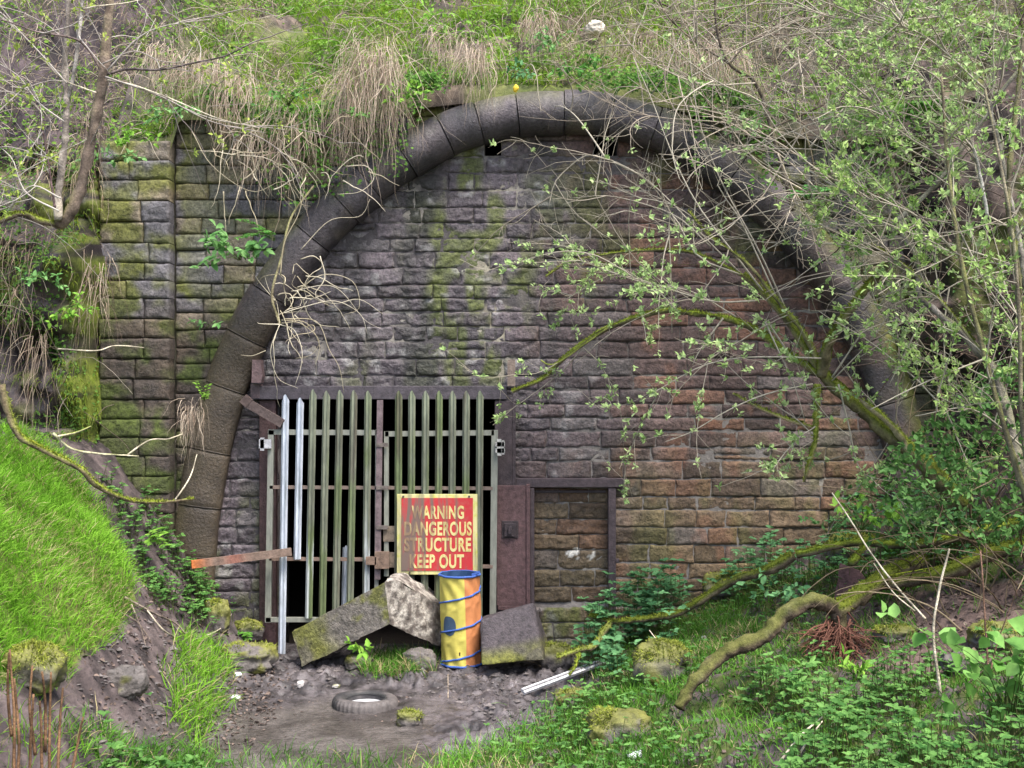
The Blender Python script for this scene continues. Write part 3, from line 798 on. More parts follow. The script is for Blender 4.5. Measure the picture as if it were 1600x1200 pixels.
# ================================================================== WARNING SIGN
sign = thing('warning_sign', 'red and pale yellow warning sign hung on the right gate leaf', 'sign')
DS = DG-.07
def mat_paint(name, base, worn, grime=(.13, .115, .095), amt=.5):
    m = bpy.data.materials.new(name); m.use_nodes = True
    nt = m.node_tree; N = nt.nodes; L = nt.links; b = N['Principled BSDF']
    tc = N.new('ShaderNodeTexCoord'); mp = N.new('ShaderNodeMapping'); mp.inputs['Scale'].default_value = (11, 1, 1.1)
    L.new(tc.outputs['Object'], mp.inputs['Vector'])
    n = N.new('ShaderNodeTexNoise'); n.inputs['Scale'].default_value = 1.4; n.inputs['Detail'].default_value = 5; n.inputs['Roughness'].default_value = .6
    L.new(mp.outputs['Vector'], n.inputs['Vector'])
    sx = N.new('ShaderNodeSeparateXYZ'); L.new(tc.outputs['Object'], sx.inputs[0])
    gx_ = N.new('ShaderNodeMapRange'); gx_.inputs['From Min'].default_value = wx(622); gx_.inputs['From Max'].default_value = wx(735)
    gx_.inputs['To Min'].default_value = .12; gx_.inputs['To Max'].default_value = -.08; L.new(sx.outputs['X'], gx_.inputs['Value'])
    ad = N.new('ShaderNodeMath'); L.new(n.outputs['Fac'], ad.inputs[0]); L.new(gx_.outputs['Result'], ad.inputs[1])
    rp = N.new('ShaderNodeValToRGB'); rp.color_ramp.elements[0].position = .49; rp.color_ramp.elements[1].position = .64
    L.new(ad.outputs['Value'], rp.inputs['Fac'])
    n2 = N.new('ShaderNodeTexNoise'); n2.inputs['Scale'].default_value = 22; n2.inputs['Detail'].default_value = 6; L.new(tc.outputs['Object'], n2.inputs['Vector'])
    r2 = N.new('ShaderNodeValToRGB'); r2.color_ramp.elements[0].position = .48; r2.color_ramp.elements[1].position = .7; L.new(n2.outputs['Fac'], r2.inputs['Fac'])
    m1 = N.new('ShaderNodeMix'); m1.data_type = 'RGBA'; m1.inputs['A'].default_value = (*base, 1); m1.inputs['B'].default_value = (*worn, 1)
    L.new(r2.outputs['Color'], m1.inputs['Factor'])
    sc = N.new('ShaderNodeMath'); sc.operation = 'MULTIPLY'; sc.inputs[1].default_value = amt; L.new(rp.outputs['Color'], sc.inputs[0])
    m2 = N.new('ShaderNodeMix'); m2.data_type = 'RGBA'; m2.inputs['B'].default_value = (*grime, 1)
    L.new(m1.outputs['Result'], m2.inputs['A']); L.new(sc.outputs['Value'], m2.inputs['Factor']); L.new(m2.outputs['Result'], b.inputs['Base Color'])
    b.inputs['Roughness'].default_value = .55; b.inputs['Specular IOR Level'].default_value = .3
    return m
M_red = mat_paint('faded_red_paint', (.46, .035, .04), (.40, .07, .06), amt=.92)
M_cream = mat_paint('yellowed_cream_paint', (.60, .55, .26), (.50, .50, .10), amt=.55)
M_letter = mat_paint('yellowed_lettering', (.62, .55, .24), (.50, .36, .10), grime=(.20, .13, .09), amt=.95)
def plate(name, x0, y0, x1, y1, d, th_, mat, parent, tilt=0):
    m_ = MB(); a = P(x0, y1, d); b = P(x1, y0, d)
    m_.box(a[0], b[0], a[1], a[1]+th_, a[2], b[2], (.5, .5, .5, 0))
    o = m_.build(name, mat, parent, smooth=False)
    bv = o.modifiers.new('edge', 'BEVEL'); bv.width = .004; bv.segments = 2
    return o
plate('board', 620, 772, 746, 898, DS, .012, M_cream, sign)
plate('red_panel', 627, 778, 739, 892, DS-.006, .004, M_red, sign)
for bx, by in ((630, 776), (733, 776), (640, 895), (724, 895)):
    m_ = MB(); c0 = P(bx, by, DS-.012); m_.tubes(np.array([c0, c0+np.array([0, .014, 0])])[None], .011, (.08, .06, .05, 0), sides=8, ref=np.array([1., 0, 0])); m_.build('bolt', M_iron, sign, smooth=False)
def text_part(body, x0, y0, x1, y1, d, parent, mat, name):
    cu = bpy.data.curves.new('lettering', 'FONT'); cu.body = body; cu.offset = .032; cu.extrude = .02; cu.space_character = 1.1
    ob = bpy.data.objects.new('tmp', cu); scene.collection.objects.link(ob)
    dg = bpy.context.evaluated_depsgraph_get()
    me = bpy.data.meshes.new_from_object(ob.evaluated_get(dg))
    scene.collection.objects.unlink(ob); bpy.data.objects.remove(ob)
    co = np.empty(len(me.vertices)*3); me.vertices.foreach_get('co', co); co = co.reshape(-1, 3)
    mn, mx = co.min(0), co.max(0)
    a, b = P(x0, y1, d), P(x1, y0, d)
    out = np.empty_like(co)
    out[:, 0] = a[0]+(co[:, 0]-mn[0])/(mx[0]-mn[0])*(b[0]-a[0])
    out[:, 2] = a[2]+(co[:, 1]-mn[1])/(mx[1]-mn[1])*(b[2]-a[2])
    out[:, 1] = a[1] - (co[:, 2]-mn[2])/(mx[2]-mn[2])*.003
    me.vertices.foreach_set('co', out.ravel()); me.update()
    me.materials.clear(); me.materials.append(mat)
    o = bpy.data.objects.new(name, me); scene.collection.objects.link(o); o.parent = parent
    return o
for body, x0, y0, x1, y1 in (('WARNING', 643, 790, 725, 811), ('DANGEROUS', 632, 815, 737, 837), ('STRUCTURE', 632, 840, 736, 862), ('KEEP OUT', 640, 866, 725, 888)):
    text_part(body, x0, y0, x1, y1, DS-.0065, sign, M_letter, 'lettering')
# ================================================================== STONES AND PROPS ON THE GROUND
def hexrock(name, c8, mat, tint, label, cat, group=None, n=22, rough=.03, rnd=.05, seed=1, kind=None):
    """block through 8 corners: c8 = bottom 4 + top 4, each front-left, front-right, back-right, back-left"""
    c8 = np.array(c8, float); m_ = MB()
    cen = c8.mean(0)
    def tri(u, v, w):
        b = (c8[0]*(1-u)[..., None]+c8[1]*u[..., None])*(1-v)[..., None]+(c8[3]*(1-u)[..., None]+c8[2]*u[..., None])*v[..., None]
        t = (c8[4]*(1-u)[..., None]+c8[5]*u[..., None])*(1-v)[..., None]+(c8[7]*(1-u)[..., None]+c8[6]*u[..., None])*v[..., None]
        return b*(1-w)[..., None]+t*w[..., None]
    g = np.linspace(0, 1, n); A, B = np.meshgrid(g, g)
    fa = [(A, A*0, B), (1-A, A*0+1, B), (A*0, 1-A, B), (A*0+1, A, B), (A, B, A*0+1), (A, 1-B, A*0)]
    for u, v, w in fa:
        k = [np.minimum(q, 1-q) for q in (u, v, w)]
        ks = np.sort(np.stack(k), 0)       # smallest is 0 on a face; the next is distance to the edge
        rd = np.exp(-ks[1]/.045)
        p = tri(u, v, w); dirn = norm(cen-p)
        sz = np.linalg.norm(c8.max(0)-c8.min(0))
        p = p + dirn*(rd*rnd*sz*.5)[..., None]
        dx = np.stack([fbm(p[..., 0]*4+seed+i*7, p[..., 1]*4+i, p[..., 2]*4, 5)-.5 for i in range(3)], -1)
        p = p + dx*rough*2.2
        m_.grid(p[..., 0], p[..., 1], p[..., 2], tint(p, u, v, w))
    o = m_.build(name, mat)
    tag(o, label, cat, group, kind)
    return o

def mossmix(p, base, amt, sc=4, wet=.2):
    n = fbm(p[..., 0]*sc, p[..., 1]*sc, p[..., 2]*sc, 4)
    c = mixc(base, np.asarray(base)*1.7, fbm(p[..., 0]*11, p[..., 1]*11, p[..., 2]*11, 3))
    m = sst(.62-.3*amt, .72-.25*amt, n)
    c = mixc(c, mixc((.09, .10, .015), (.20, .20, .03), fbm(p[..., 0]*9, p[..., 1]*9, p[..., 2]*9, 3)), m*.85)
    return np.concatenate([c, np.full(c.shape[:-1]+(1,), wet)], -1)

def boulder_tint(p, u, v, w):
    base = np.broadcast_to((.115, .10, .085), p.shape).copy()
    left = sst(.45, .1, u)
    c = mossmix(p, (.115, .10, .088), .2, 5)
    am = sst(.5, .1, u) + sst(.9, 1, w)*.2
    mm = mossmix(p, (.11, .105, .07), 1.0, 5)
    return mixc(c, mm, np.clip(am*sst(.35, .55, fbm(p[..., 0]*3, p[..., 1]*3, p[..., 2]*3, 3)), 0, 1))

# big bent stone: two slabs in one piece, corner towards the camera
d0 = 10.95
m_ = MB()
def slab(cA, cB, th_, tint, n=26, rough=.02, seed=0):
    """cA: near end (top, bottom), cB: far end (top, bottom); th_: thickness vector going back"""
    A_, B_ = np.array(cA), np.array(cB)
    g = np.linspace(0, 1, n); u, w = np.meshgrid(g, g)
    def front(u, w): 
        t = A_[0]*(1-u)[..., None]+B_[0]*u[..., None]; b = A_[1]*(1-u)[..., None]+B_[1]*u[..., None]
        return b*(1-w)[..., None]+t*w[..., None]
    def put(p, rev, tt):
        ns = np.stack([fbm(p[..., 0]*5+seed+7*i, p[..., 1]*5+i, p[..., 2]*5, 5)-.5 for i in range(3)], -1)
        ns2 = np.stack([fbm(p[..., 0]*14+seed+7*i, p[..., 1]*14+i, p[..., 2]*14, 3)-.5 for i in range(3)], -1)
        p = p+(ns*rough*2.5+ns2*rough*1.2)*np.clip(np.linalg.norm(p-(Ct+Cb)/2, axis=-1)*2.2-.35, .05, 1)[..., None]
        if rev: p = p[:, ::-1]; tt = tt[:, ::-1]
        m_.grid(p[..., 0], p[..., 1], p[..., 2], tt)
    F = front(u, w); put(F, False, tint(F, u, w))
    v = w; one = np.ones_like(u)
    T = front(u, one)+v[..., None]*th_; put(T, False, tint(T, u, one))
    Bt = front(u, one*0)+v[..., None]*th_; put(Bt, True, tint(Bt, u, one*0))
    Bk = front(u, w)+th_; put(Bk, True, tint(Bk, u, w))
    E = front(one, v)+u[..., None]*th_; put(E, False, tint(E, one, v))
def tl(p, u, w):
    c = mossmix(p, (.13, .115, .10), .1, 5)
    return mixc(c, mossmix(p, (.11, .10, .07), 1.05, 4.5), sst(.55, .95, u+.7*(fbm(p[..., 0]*3, p[..., 1]*3, p[..., 2]*3, 3)-.5)))
def tr_(p, u, w):
    n = fbm(p[..., 0]*16, p[..., 1]*16, p[..., 2]*16, 4)
    c = mixc((.12, .10, .088), (.42, .385, .34), sst(.38, .66, n))
    return np.concatenate([c, np.full(c.shape[:-1]+(1,), .1)], -1)
Ct, Cb = P(601, 910, d0), P(609, 975, d0+.02)
back = np.array([.08, .55, -.03])
Lt, Lb = P(456, 988, d0+.35), P(472, 1042, d0+.30)
slab((Lt, Lb), (Ct, Cb), back, lambda p, u, w: tl(p, 1-u, w), seed=3)
# right broken face with an uneven crest
Rt, Rb = P(694, 948, d0+.8), P(700, 1014, d0+.76)
g = np.linspace(0, 1, 30); u, w = np.meshgrid(g, g)
crest = spline(np.array([Ct, P(626, 910, d0+.19), P(652, 926, d0+.43), P(670, 937, d0+.58), Rt]), 30)
bot = spline(np.array([Cb, P(640, 990, d0+.3), Rb]), 30)
Fp = bot[None]*(1-w)[..., None]+crest[None]*w[..., None]
ns = np.stack([fbm(Fp[..., 0]*9+7*i, Fp[..., 1]*9+i, Fp[..., 2]*9, 5)-.5 for i in range(3)], -1)
bulge_ = np.sin(np.pi*u)*np.sin(np.pi*w)
Fq = Fp+ns*.05*np.minimum(1, u*14)[..., None]+np.array([.01, -.02, 0])*.5*bulge_[..., None]
m_.grid(Fq[..., 0], Fq[..., 1], Fq[..., 2], tr_(Fp, u, w))
bk2 = np.array([.02, .45, .0])
Tp = crest[None]+w[..., None]*bk2+ns*.05*w[..., None]; m_.grid(Tp[..., 0], Tp[..., 1], Tp[..., 2], tr_(Tp, u, w))
Bp = bot[None]+w[..., None]*bk2; m_.grid(Bp[:, ::-1, 0], Bp[:, ::-1, 1], Bp[:, ::-1, 2], tr_(Bp, u, w))
Ep = Fp[:, -1][:, None]+u[:, :, None]*bk2; m_.grid(Ep[..., 0], Ep[..., 1], Ep[..., 2], tr_(Ep, u, w))
tag(m_.build('boulder', M_stone), 'large cornered stone block with one mossy face and one freshly broken pale face', 'boulder')

hexrock('stone_block', [P(752, 1040, 10.95), P(852, 1032, 10.95), P(862, 1020, 11.5), P(757, 1020, 11.5), P(750, 968, 11.15), P(834, 940, 11.2), P(838, 942, 11.6), P(752, 962, 11.6)],
        M_stone, lambda p, u, v, w: mixc(mossmix(p, (.05, .041, .045), -.6, 5), mossmix(p, (.06, .055, .035), .8, 5), sst(.45, .12, w)),
        'dark squared stone block with a mossy foot right of the striped bag', 'stone', n=24, rough=.025, rnd=.04, seed=4)

def fuzz(m_, ring, N_, mo, n, seed, L=(.01, .032)):
    rg = RS(int(seed)+900); i = rg.randint(0, ring.shape[0]-1, n); j = rg.randint(0, ring.shape[1], n); k = mo[i, j] > rg.uniform(.25, .9, n); i, j = i[k], j[k]; n = len(i)
    if n == 0: return
    t = rg.rand(n, 1); b = ring[i, j]*(1-t)+ring[i+1, j]*t
    m_.strands(b, norm(N_[i, j]+rg.normal(0, .5, (n, 3))), rg.uniform(*L, n), .006, .8, mixc((.10, .13, .012), (.32, .36, .04), rg.rand(n)), nseg=2, rng=rg)

def rock(name, px_, py_, wpx, hpx, label, moss=.5, base=(.085, .075, .07), flat=.8, seed=1, cat='stone', group=None, mat=None, sink=.25, tilt=0.0, d=None, poly=.7):
    g = G(px_, py_) if d is None else P(px_, py_, d)
    dd = g[1]+12; rx = wpx/2*dd/1800; rz = hpx*dd/1800
    nu, nv = 56, 34
    U_, V_ = np.meshgrid(np.linspace(0, 2*np.pi, nu, endpoint=False), np.linspace(-np.pi/2, np.pi/2, nv))
    X_ = np.cos(V_)*np.cos(U_); Y_ = np.cos(V_)*np.sin(U_); Z_ = np.sin(V_)
    pw = lambda a: np.sign(a)*np.abs(a)**poly
    X_, Y_, Z_ = pw(X_), pw(Y_), pw(Z_)
    k = 1+.7*(fbm(X_*1.5+seed, Y_*1.5, Z_*1.5, 4)-.5)+.34*(fbm(X_*5+seed, Y_*5, Z_*5, 4)-.5)
    ct, s_t = math.cos(tilt), math.sin(tilt)
    x = X_*k*rx; y = Y_*k*rx*.75; z = Z_*k*rz*.62
    x, z = x*ct-z*s_t, x*s_t+z*ct
    p = np.stack([x+g[0], y+g[1]+rx*.4, z+g[2]+rz*(.62-sink)], -1)
    up = sst(-.1, .7, Z_)
    c = mixc(mossmix(p, base, moss*.3, 5), mossmix(p, base, moss*1.25, 5), up)
    m2 = MB(); m2.grid(p[..., 0], p[..., 1], p[..., 2], c.reshape(nv, nu, 4), wrap=True)
    if moss > .6: fuzz(m2, p, norm(np.stack([X_, Y_, Z_], -1)), np.clip((moss-.2)*sst(-.35, .5, Z_)*sst(.35, .55, fbm(p[..., 0]*6, p[..., 1]*6, p[..., 2]*6, 3)), 0, 1), int(20000*rx*rz*4+300), seed, L=(.012, .04))
    o = m2.build(name, mat or M_rock)
    tag(o, label, cat, group)
    return o
rocks = [
 (1345, 872, 96, 34, 'bright green moss mound behind the rusty plate', 1.6, 61),
 (1140, 935, 80, 36, 'bright moss mound under the forked mossy branch', 1.6, 62),
 (905, 985, 80, 26, 'low moss mound right of the dark squared block', 1.5, 63),
 (1400, 1000, 60, 20, 'small moss mound on the leaf litter right of the torn roots', 1.5, 64),
 (640, 1134, 40, 22, 'small angular yellow mossy stone alone in the wet mud beside the tyre', .9, 7),
 (870, 1043, 50, 34, 'low mossy stone between the dark squared block and the white pole', .9, 17),
 (1036, 1068, 84, 62, 'big mossy stone behind the roots end of the curved log, near the nettles', 1.15, 21),
 (968, 1163, 92, 48, 'flat topped mossy stone in the grass at the bottom edge of the mud', 1.2, 22),
 (1562, 1010, 80, 34, 'bright green mossy stone lying on the leaf litter far right', 1.4, 23),
 (1500, 1050, 50, 26, 'grey brown stone in the leaf litter left of the broad leaved plant', .3, 24),
 (385, 1045, 84, 34, 'long low mossy stone left of the tall bright pale', .8, 25),
 (338, 985, 38, 44, 'mossy stump shaped stone on the dirt slope left of the gate', .95, 26),
 (385, 998, 44, 26, 'ferny green mossy stone at the foot of the left gate jamb', 1.0, 27),
 (560, 1046, 44, 20, 'small brown stone under the left slab of the big boulder', .4, 28),
 (655, 1044, 50, 28, 'pinkish brown wedge stone under the boulder, touching the striped bag', .25, 29),
 (892, 1098, 50, 18, 'little mossy stone right of the lower end of the white pole', 1.0, 31),
 (195, 1085, 60, 40, 'dark lump of stone on the bare dirt slope', .0, 32),
 (45, 1075, 90, 60, 'mossy hummock stone among the brown fern stalks', 1.0, 33),
]
for a in rocks: rock('stone', a[0], a[1], a[2], a[3], a[4], moss=a[5], seed=a[6])
rock('pebble', 469, 1074, 11, 9, 'pale round pebble on the mud left of the tyre', 0, base=(.35, .33, .32), seed=3)
for i, (a, b, w_, cl, lb) in enumerate([(372, 1058, 10, (.55, .62, .62), 'scrap of white litter by the long mossy stone'), (368, 1093, 14, (.45, .5, .45), 'crumpled pale wrapper on the mud edge'), (525, 1076, 12, (.3, .28, .27), 'pale flake of stone on the mud just above the tyre'), (1100, 1000, 8, (.3, .28, .27), 'pale chip on the grass under the mossy log')]):
    rock('litter_scrap', a, b, w_, 5, lb, 0, base=cl, seed=40+i, cat='litter', sink=.1)
rock('litter_scrap', 930, 48, 28, 16, 'pale crumpled litter lying on the slope above the arch', 0, base=(.45, .40, .33), seed=50, cat='litter', d=12.9)
rock('flower_head', 806, 141, 9, 9, 'small round yellow flower on the arch crown', 0, base=(.6, .42, .03), seed=60, cat='flower', d=11.7, poly=1.0)

# ---------------- pop-up bag
bag = thing('popup_bag', 'upright yellow and orange pop-up garden bag with blue spiral hoops', 'bag')
gb = G(718, 1044); db = gb[1]+12
Rb = 32.5*db/1800; Hb = 144*db/1800
def bag_surface(a, h):
    """a angle (0 towards the camera, positive to the right), h 0..1"""
    lean = .012*np.sin(h*3.0+1)
    hoop = np.abs(np.sin((h*Hb/.31 - a/(2*np.pi)+.12)*np.pi))
    r = Rb*(1-.035*hoop**.6) + .006*(fbm(a*3, h*5-a*1.5, 2., 3)-.5)*2
    r = r+.006*np.sin(a*9+h*6+3*np.sin(h*7))*sst(.05, .3, hoop)
    return np.stack([gb[0]+lean+r*np.sin(a), gb[1]+Rb-r*np.cos(a), gb[2]-.01+h*Hb], -1)
def bag_patch(name, a0, a1, h0, h1, col, off=0, na=60, nh=50, parent=bag, inner=False):
    A, B = np.meshgrid(np.linspace(a0, a1, na), np.linspace(h0, h1, nh))
    p = bag_surface(A, B)
    ax = np.stack([np.full(A.shape, gb[0]), np.full(A.shape, gb[1]+Rb), p[..., 2]], -1)
    p = p+norm(p-ax)*off
    m2 = MB()
    if inner: p = p[:, ::-1]
    m2.grid(p[..., 0], p[..., 1], p[..., 2], mixc(col, np.asarray(col)*.8, fbm(A*4, B*9, 1., 3)))
    return m2, p
M_fabric = mat_tint('bag_fabric', rough=.7, nscale=12, var=.12, bump=.12, bscale=50, spec=.25)
YEL, ORA, BLU = (.58, .50, .11), (.56, .22, .085), (.05, .11, .36)
m2, _ = bag_patch('x', math.asin(.27), math.pi*1.02, 0, 1, ORA, 0); m3, _ = bag_patch('x', -math.pi*.98, math.asin(.27), 0, 1, YEL, 0)
m3.build('yellow_panel', M_fabric, bag); m2.build('orange_panel', M_fabric, bag)
m4, _ = bag_patch('x', -math.pi, math.pi, .02, 1, (.03, .07, .16), -.008, inner=True); m4.build('lining', M_fabric, bag)
A = np.linspace(0, 2*np.pi, 40); m5 = MB()
cen_ = bag_surface(np.array([0.]), np.array([.02]))[0]; rimp = bag_surface(A, np.full(40, .02))
m5.add(np.vstack([rimp[:-1]]), np.arange(39)[None], (.03, .05, .1)); m5.build('base', M_fabric, bag)
def hoop(name, a, h, r):
    p = bag_surface(a, h)
    ax = np.stack([np.full(a.shape, gb[0]), np.full(a.shape, gb[1]+Rb), p[..., 2]], -1); p = p+norm(p-ax)*.004
    m6 = MB(); m6.tubes(p[None], r, (*BLU, 0), sides=6, ref=np.array([0, 0, 1.])); return m6.build(name, M_fabric, bag)
a_ = np.linspace(-np.pi, np.pi, 60)
hoop('rim_hoop', a_, np.full(60, .992), .0115); hoop('base_hoop', a_, np.full(60, .015), .012)
turn = np.linspace(0, 3.0, 240)
hs = (.02+turn*.323); a2 = turn*2*np.pi - np.pi*.55
keep = hs <= .985
hoop('spiral_hoop', a2[keep], hs[keep], .010)
a0 = math.asin(-.58)
t_ = np.linspace(0, 2*np.pi, 40, endpoint=False); 
m7 = MB(); rr = np.linspace(.02, 1, 6)[:, None]
A = a0+.40*rr*np.cos(t_)[None]; B = .455+.108*rr*np.sin(t_)[None]
p = bag_surface(A, B); ax = np.stack([np.full(A.shape, gb[0]), np.full(A.shape, gb[1]+Rb), p[..., 2]], -1); p = p+norm(p-ax)*.003
m7.grid(p[:, ::-1, 0], p[:, ::-1, 1], p[:, ::-1, 2], (.05, .085, .14), wrap=True); m7.build('round_window', M_fabric, bag)
m8 = MB(); cpos = bag_surface(np.array([math.asin(-.05)]), np.array([.165]))[0]
m8.box(cpos[0]-.006, cpos[0]+.006, cpos[1]-.006, cpos[1]+.004, cpos[2]-.02, cpos[2]+.012, (.04, .02, .02)); m8.build('tag_loop', M_fabric, bag, smooth=False)
m8 = MB(); cpos = bag_surface(np.array([.95]), np.array([1.0]))[0]
m8.bar(cpos+np.array([-.03, 0, .005]), cpos+np.array([.05, 0, .035]), .02, .01, (*BLU, 0)); m8.build('toggle', M_fabric, bag, smooth=False)

# ---------------- tyre
gt = G(565, 1114)-np.array([0, 0, .045]); dt = gt[1]+12
R1 = 53*dt/1800; cy = gt[1]+R1*.85
tyre = thing('car_tyre', 'muddy old car tyre lying flat and half sunk in the wet mud', 'tyre')
Ht = .15
prof = np.array([(.60, .02), (.60, .085), (.64, .11), (.74, .122), (.86, .12), (.95, .105), (.995, .08), (1, .04), (.99, -.03), (.93, -.08)])
na = 120
A = np.linspace(0, 2*np.pi, na, endpoint=False)
pr = spline(prof, 22)
Rr = np.repeat(pr[:, :1], na, 1)*R1; Zr = np.repeat(pr[:, 1:], na, 1)
tread = (np.sin(A*38)[None] > .55)*(Rr/R1 > .93)*(Zr > -.1)
Rr = Rr-tread*.012+.006*(fbm(A[None]*3+0*Zr, Zr*8, 2., 3)-.5)
sag = .02*np.sin(A+2.2)[None]
X_ = gt[0]+Rr*np.sin(A)[None]; Y_ = cy-Rr*np.cos(A)[None]; Z_ = gt[2]+Zr+sag*.6
mudm = sst(.4, .62, fbm(X_*7, Y_*7, Z_*9, 4))
c = mixc((.04, .038, .04), (.125, .11, .105), mudm*.9)
m_ = MB(); m_.grid(X_[::-1], Y_[::-1], Z_[::-1], np.concatenate([c, np.full(c.shape[:-1]+(1,), .5)], -1)[::-1], wrap=True)
M_rubber = mat_tint('muddy_rubber', rough=.8, wet_rough=.45, nscale=20, var=.4, bump=.3, bscale=60, spec=.4)
m_.build('casing', M_rubber, tyre)
m_ = MB(); m_.tubes(np.stack([gt[0]+.615*R1*np.sin(A), cy-.615*R1*np.cos(A), np.full(na, gt[2]+.097)], -1)[None], .012, (.04, .04, .04, .5), sides=6, ref=np.array([0, 0, 1.])); m_.build('bead', M_rubber, tyre)
mw = bpy.data.materials.new('still_rainwater'); mw.use_nodes = True; b_ = mw.node_tree.nodes['Principled BSDF']
b_.inputs['Base Color'].default_value = (.6, .6, .62, 1); b_.inputs['Roughness'].default_value = .08; b_.inputs['Specular IOR Level'].default_value = 1.0; b_.inputs['IOR'].default_value = 1.6  # whitish base colour supplies the brightness that reflection does not give
m_ = MB(); m_.add(np.stack([gt[0]+.63*R1*np.sin(A), cy-.63*R1*np.cos(A), np.full(na, gt[2]+.05)], -1), np.arange(na)[None], (.05, .05, .05))
tag(m_.build('rainwater', mw), 'rainwater standing inside the tyre', 'water', kind='structure')

# ---------------- white pole, rusty plate, cup
m_ = MB(); a = G(817, 1086)+np.array([0, 0, .03]); b = G(944, 1045)+np.array([0, 0, .07])
m_.bar(a, b, .055, .03, (.60, .60, .62, 0), up=(0, -.6, .8)); m_.bar(a+np.array([0, -.012, .018]), b+np.array([0, -.012, .018]), .012, .012, (.25, .24, .25, 0), up=(0, -.6, .8))
tag(m_.build('white_strip', M_steel, smooth=False), 'long white metal strip lying on the mud edge', 'metal strip')
m_ = MB(); dp = G(1340, 925)[1]+12
cs = [(1312, 880), (1345, 893), (1352, 905), (1352, 925), (1335, 935), (1303, 937), (1308, 910)]
fr = np.array([P(a, b, dp-.05+ (b-880)*-.002) for a, b in cs]); n_ = len(fr)
v_ = np.vstack([fr, fr+np.array([.01, .03, 0])])
m_.add(v_, [np.array([list(range(n_))[::-1]]), np.array([list(range(n_, 2*n_))]), np.array([[i, (i+1) % n_, (i+1) % n_+n_, i+n_] for i in range(n_)])], (.105, .055, .055, .2))
tag(m_.build('rusty_plate', M_iron, smooth=False), 'reddish rusty iron plate propped behind the curved log', 'iron plate')
cup = G(980, 1190); m_ = MB()
q = np.linspace(0, 1, 6); pts = cup+np.array([0, 0, .03])+q[:, None]*np.array([.10, .01, .012])
m_.tubes(pts[None], np.linspace(.027, .034, 6)[None], (.68, .72, .72, 0), sides=12)
tag(m_.build('paper_cup', M_steel), 'crushed white cup lying in the grass at the bottom edge', 'cup')

# ================================================================== LOGS, BRANCHES AND TREES
def fuzz(m_, ring, N_, mo, n, seed, L=(.01, .032)):
    rg = RS(int(seed)+900); i = rg.randint(0, ring.shape[0]-1, n); j = rg.randint(0, ring.shape[1], n); k = mo[i, j] > rg.uniform(.25, .9, n); i, j = i[k], j[k]; n = len(i)
    if n == 0: return
    t = rg.rand(n, 1); b = ring[i, j]*(1-t)+ring[i+1, j]*t
    m_.strands(b, norm(N_[i, j]+rg.normal(0, .5, (n, 3))), rg.uniform(*L, n), .006, .8, mixc((.10, .13, .012), (.32, .36, .04), rg.rand(n)), nseg=2, rng=rg)

def limb(m_, pts, r0, r1, n=30, sides=8, col=(.13, .10, .07), moss=.5, knob=.12, seed=0):
    """one gnarled limb; pts world points, radius r0 -> r1"""
    p = spline(pts, n)
    k = np.linspace(0, 1, n)
    r = (r0+(r1-r0)*k)*(1+knob*2*(fbm(k*n*.35+seed, seed*1.7+0*k, 0*k, 3)-.5))
    p = p+np.stack([fbm(k*7+seed, 0*k+i*5, 0*k, 3)-.5 for i in range(3)], 1)*max(r0, r1)*.6
    T = norm(np.gradient(p, axis=0))
    U = norm(np.cross(T, np.array([.31, .82, .47]))); V = np.cross(T, U)
    a = np.linspace(0, 2*np.pi, sides, endpoint=False)
    N_ = U[:, None]*np.cos(a)[None, :, None]+V[:, None]*np.sin(a)[None, :, None]
    ring = p[:, None]+N_*r[:, None, None]
    nz = fbm(ring[..., 0]*14, ring[..., 1]*14, ring[..., 2]*14, 3)
    if r0 > .02:
        rdg = np.abs(fbm(ring[..., 0]*22, ring[..., 1]*22, ring[..., 2]*22, 3)-.5)*2
        kn = sst(.62, .8, fbm(ring[..., 0]*7+seed, ring[..., 1]*7, ring[..., 2]*7, 2))
        ring = ring+N_*(((nz-.5)*.9+rdg*.25+kn*.22)*r[:, None])[..., None]
    mo = np.clip(moss*2*sst(-.3, .6, N_[..., 2]+.8*(nz-.5))*sst(.3, .55, fbm(ring[..., 0]*5+seed, ring[..., 1]*5, ring[..., 2]*5, 3)+moss*.25), 0, 1)
    c = mixc(np.asarray(col)*.6, np.asarray(col)*1.9, sst(.25, .75, nz))
    if r0 > .03: c = mixc(c, (.30, .28, .24), sst(.6, .72, fbm(ring[..., 0]*16, ring[..., 1]*16, ring[..., 2]*16+seed, 3))*.10)
    c = mixc(c, mixc((.06, .08, .012) if r0 > .035 else (.10, .14, .015), (.19, .225, .025) if r0 > .035 else (.30, .37, .04), nz), mo)
    m_.grid(ring[..., 0], ring[..., 1], ring[..., 2], c, wrap=True)
    base = m_.n-ring.shape[0]*sides
    if moss > .3 and r0 > .012: fuzz(m_, ring, N_, mo, int(1600*np.linalg.norm(np.diff(p, axis=0), axis=1).sum()*min(1, r0/.03)), seed)
    m_.f += [np.array([[base+i for i in range(sides)][::-1]]), np.array([[m_.n-sides+i for i in range(sides)]])]
    return p

def pg(lst, lift=.03):
    return np.array([G(a, b)+np.array([0, 0, lift+(c[0] if c else 0)]) for a, b, *c in lst])
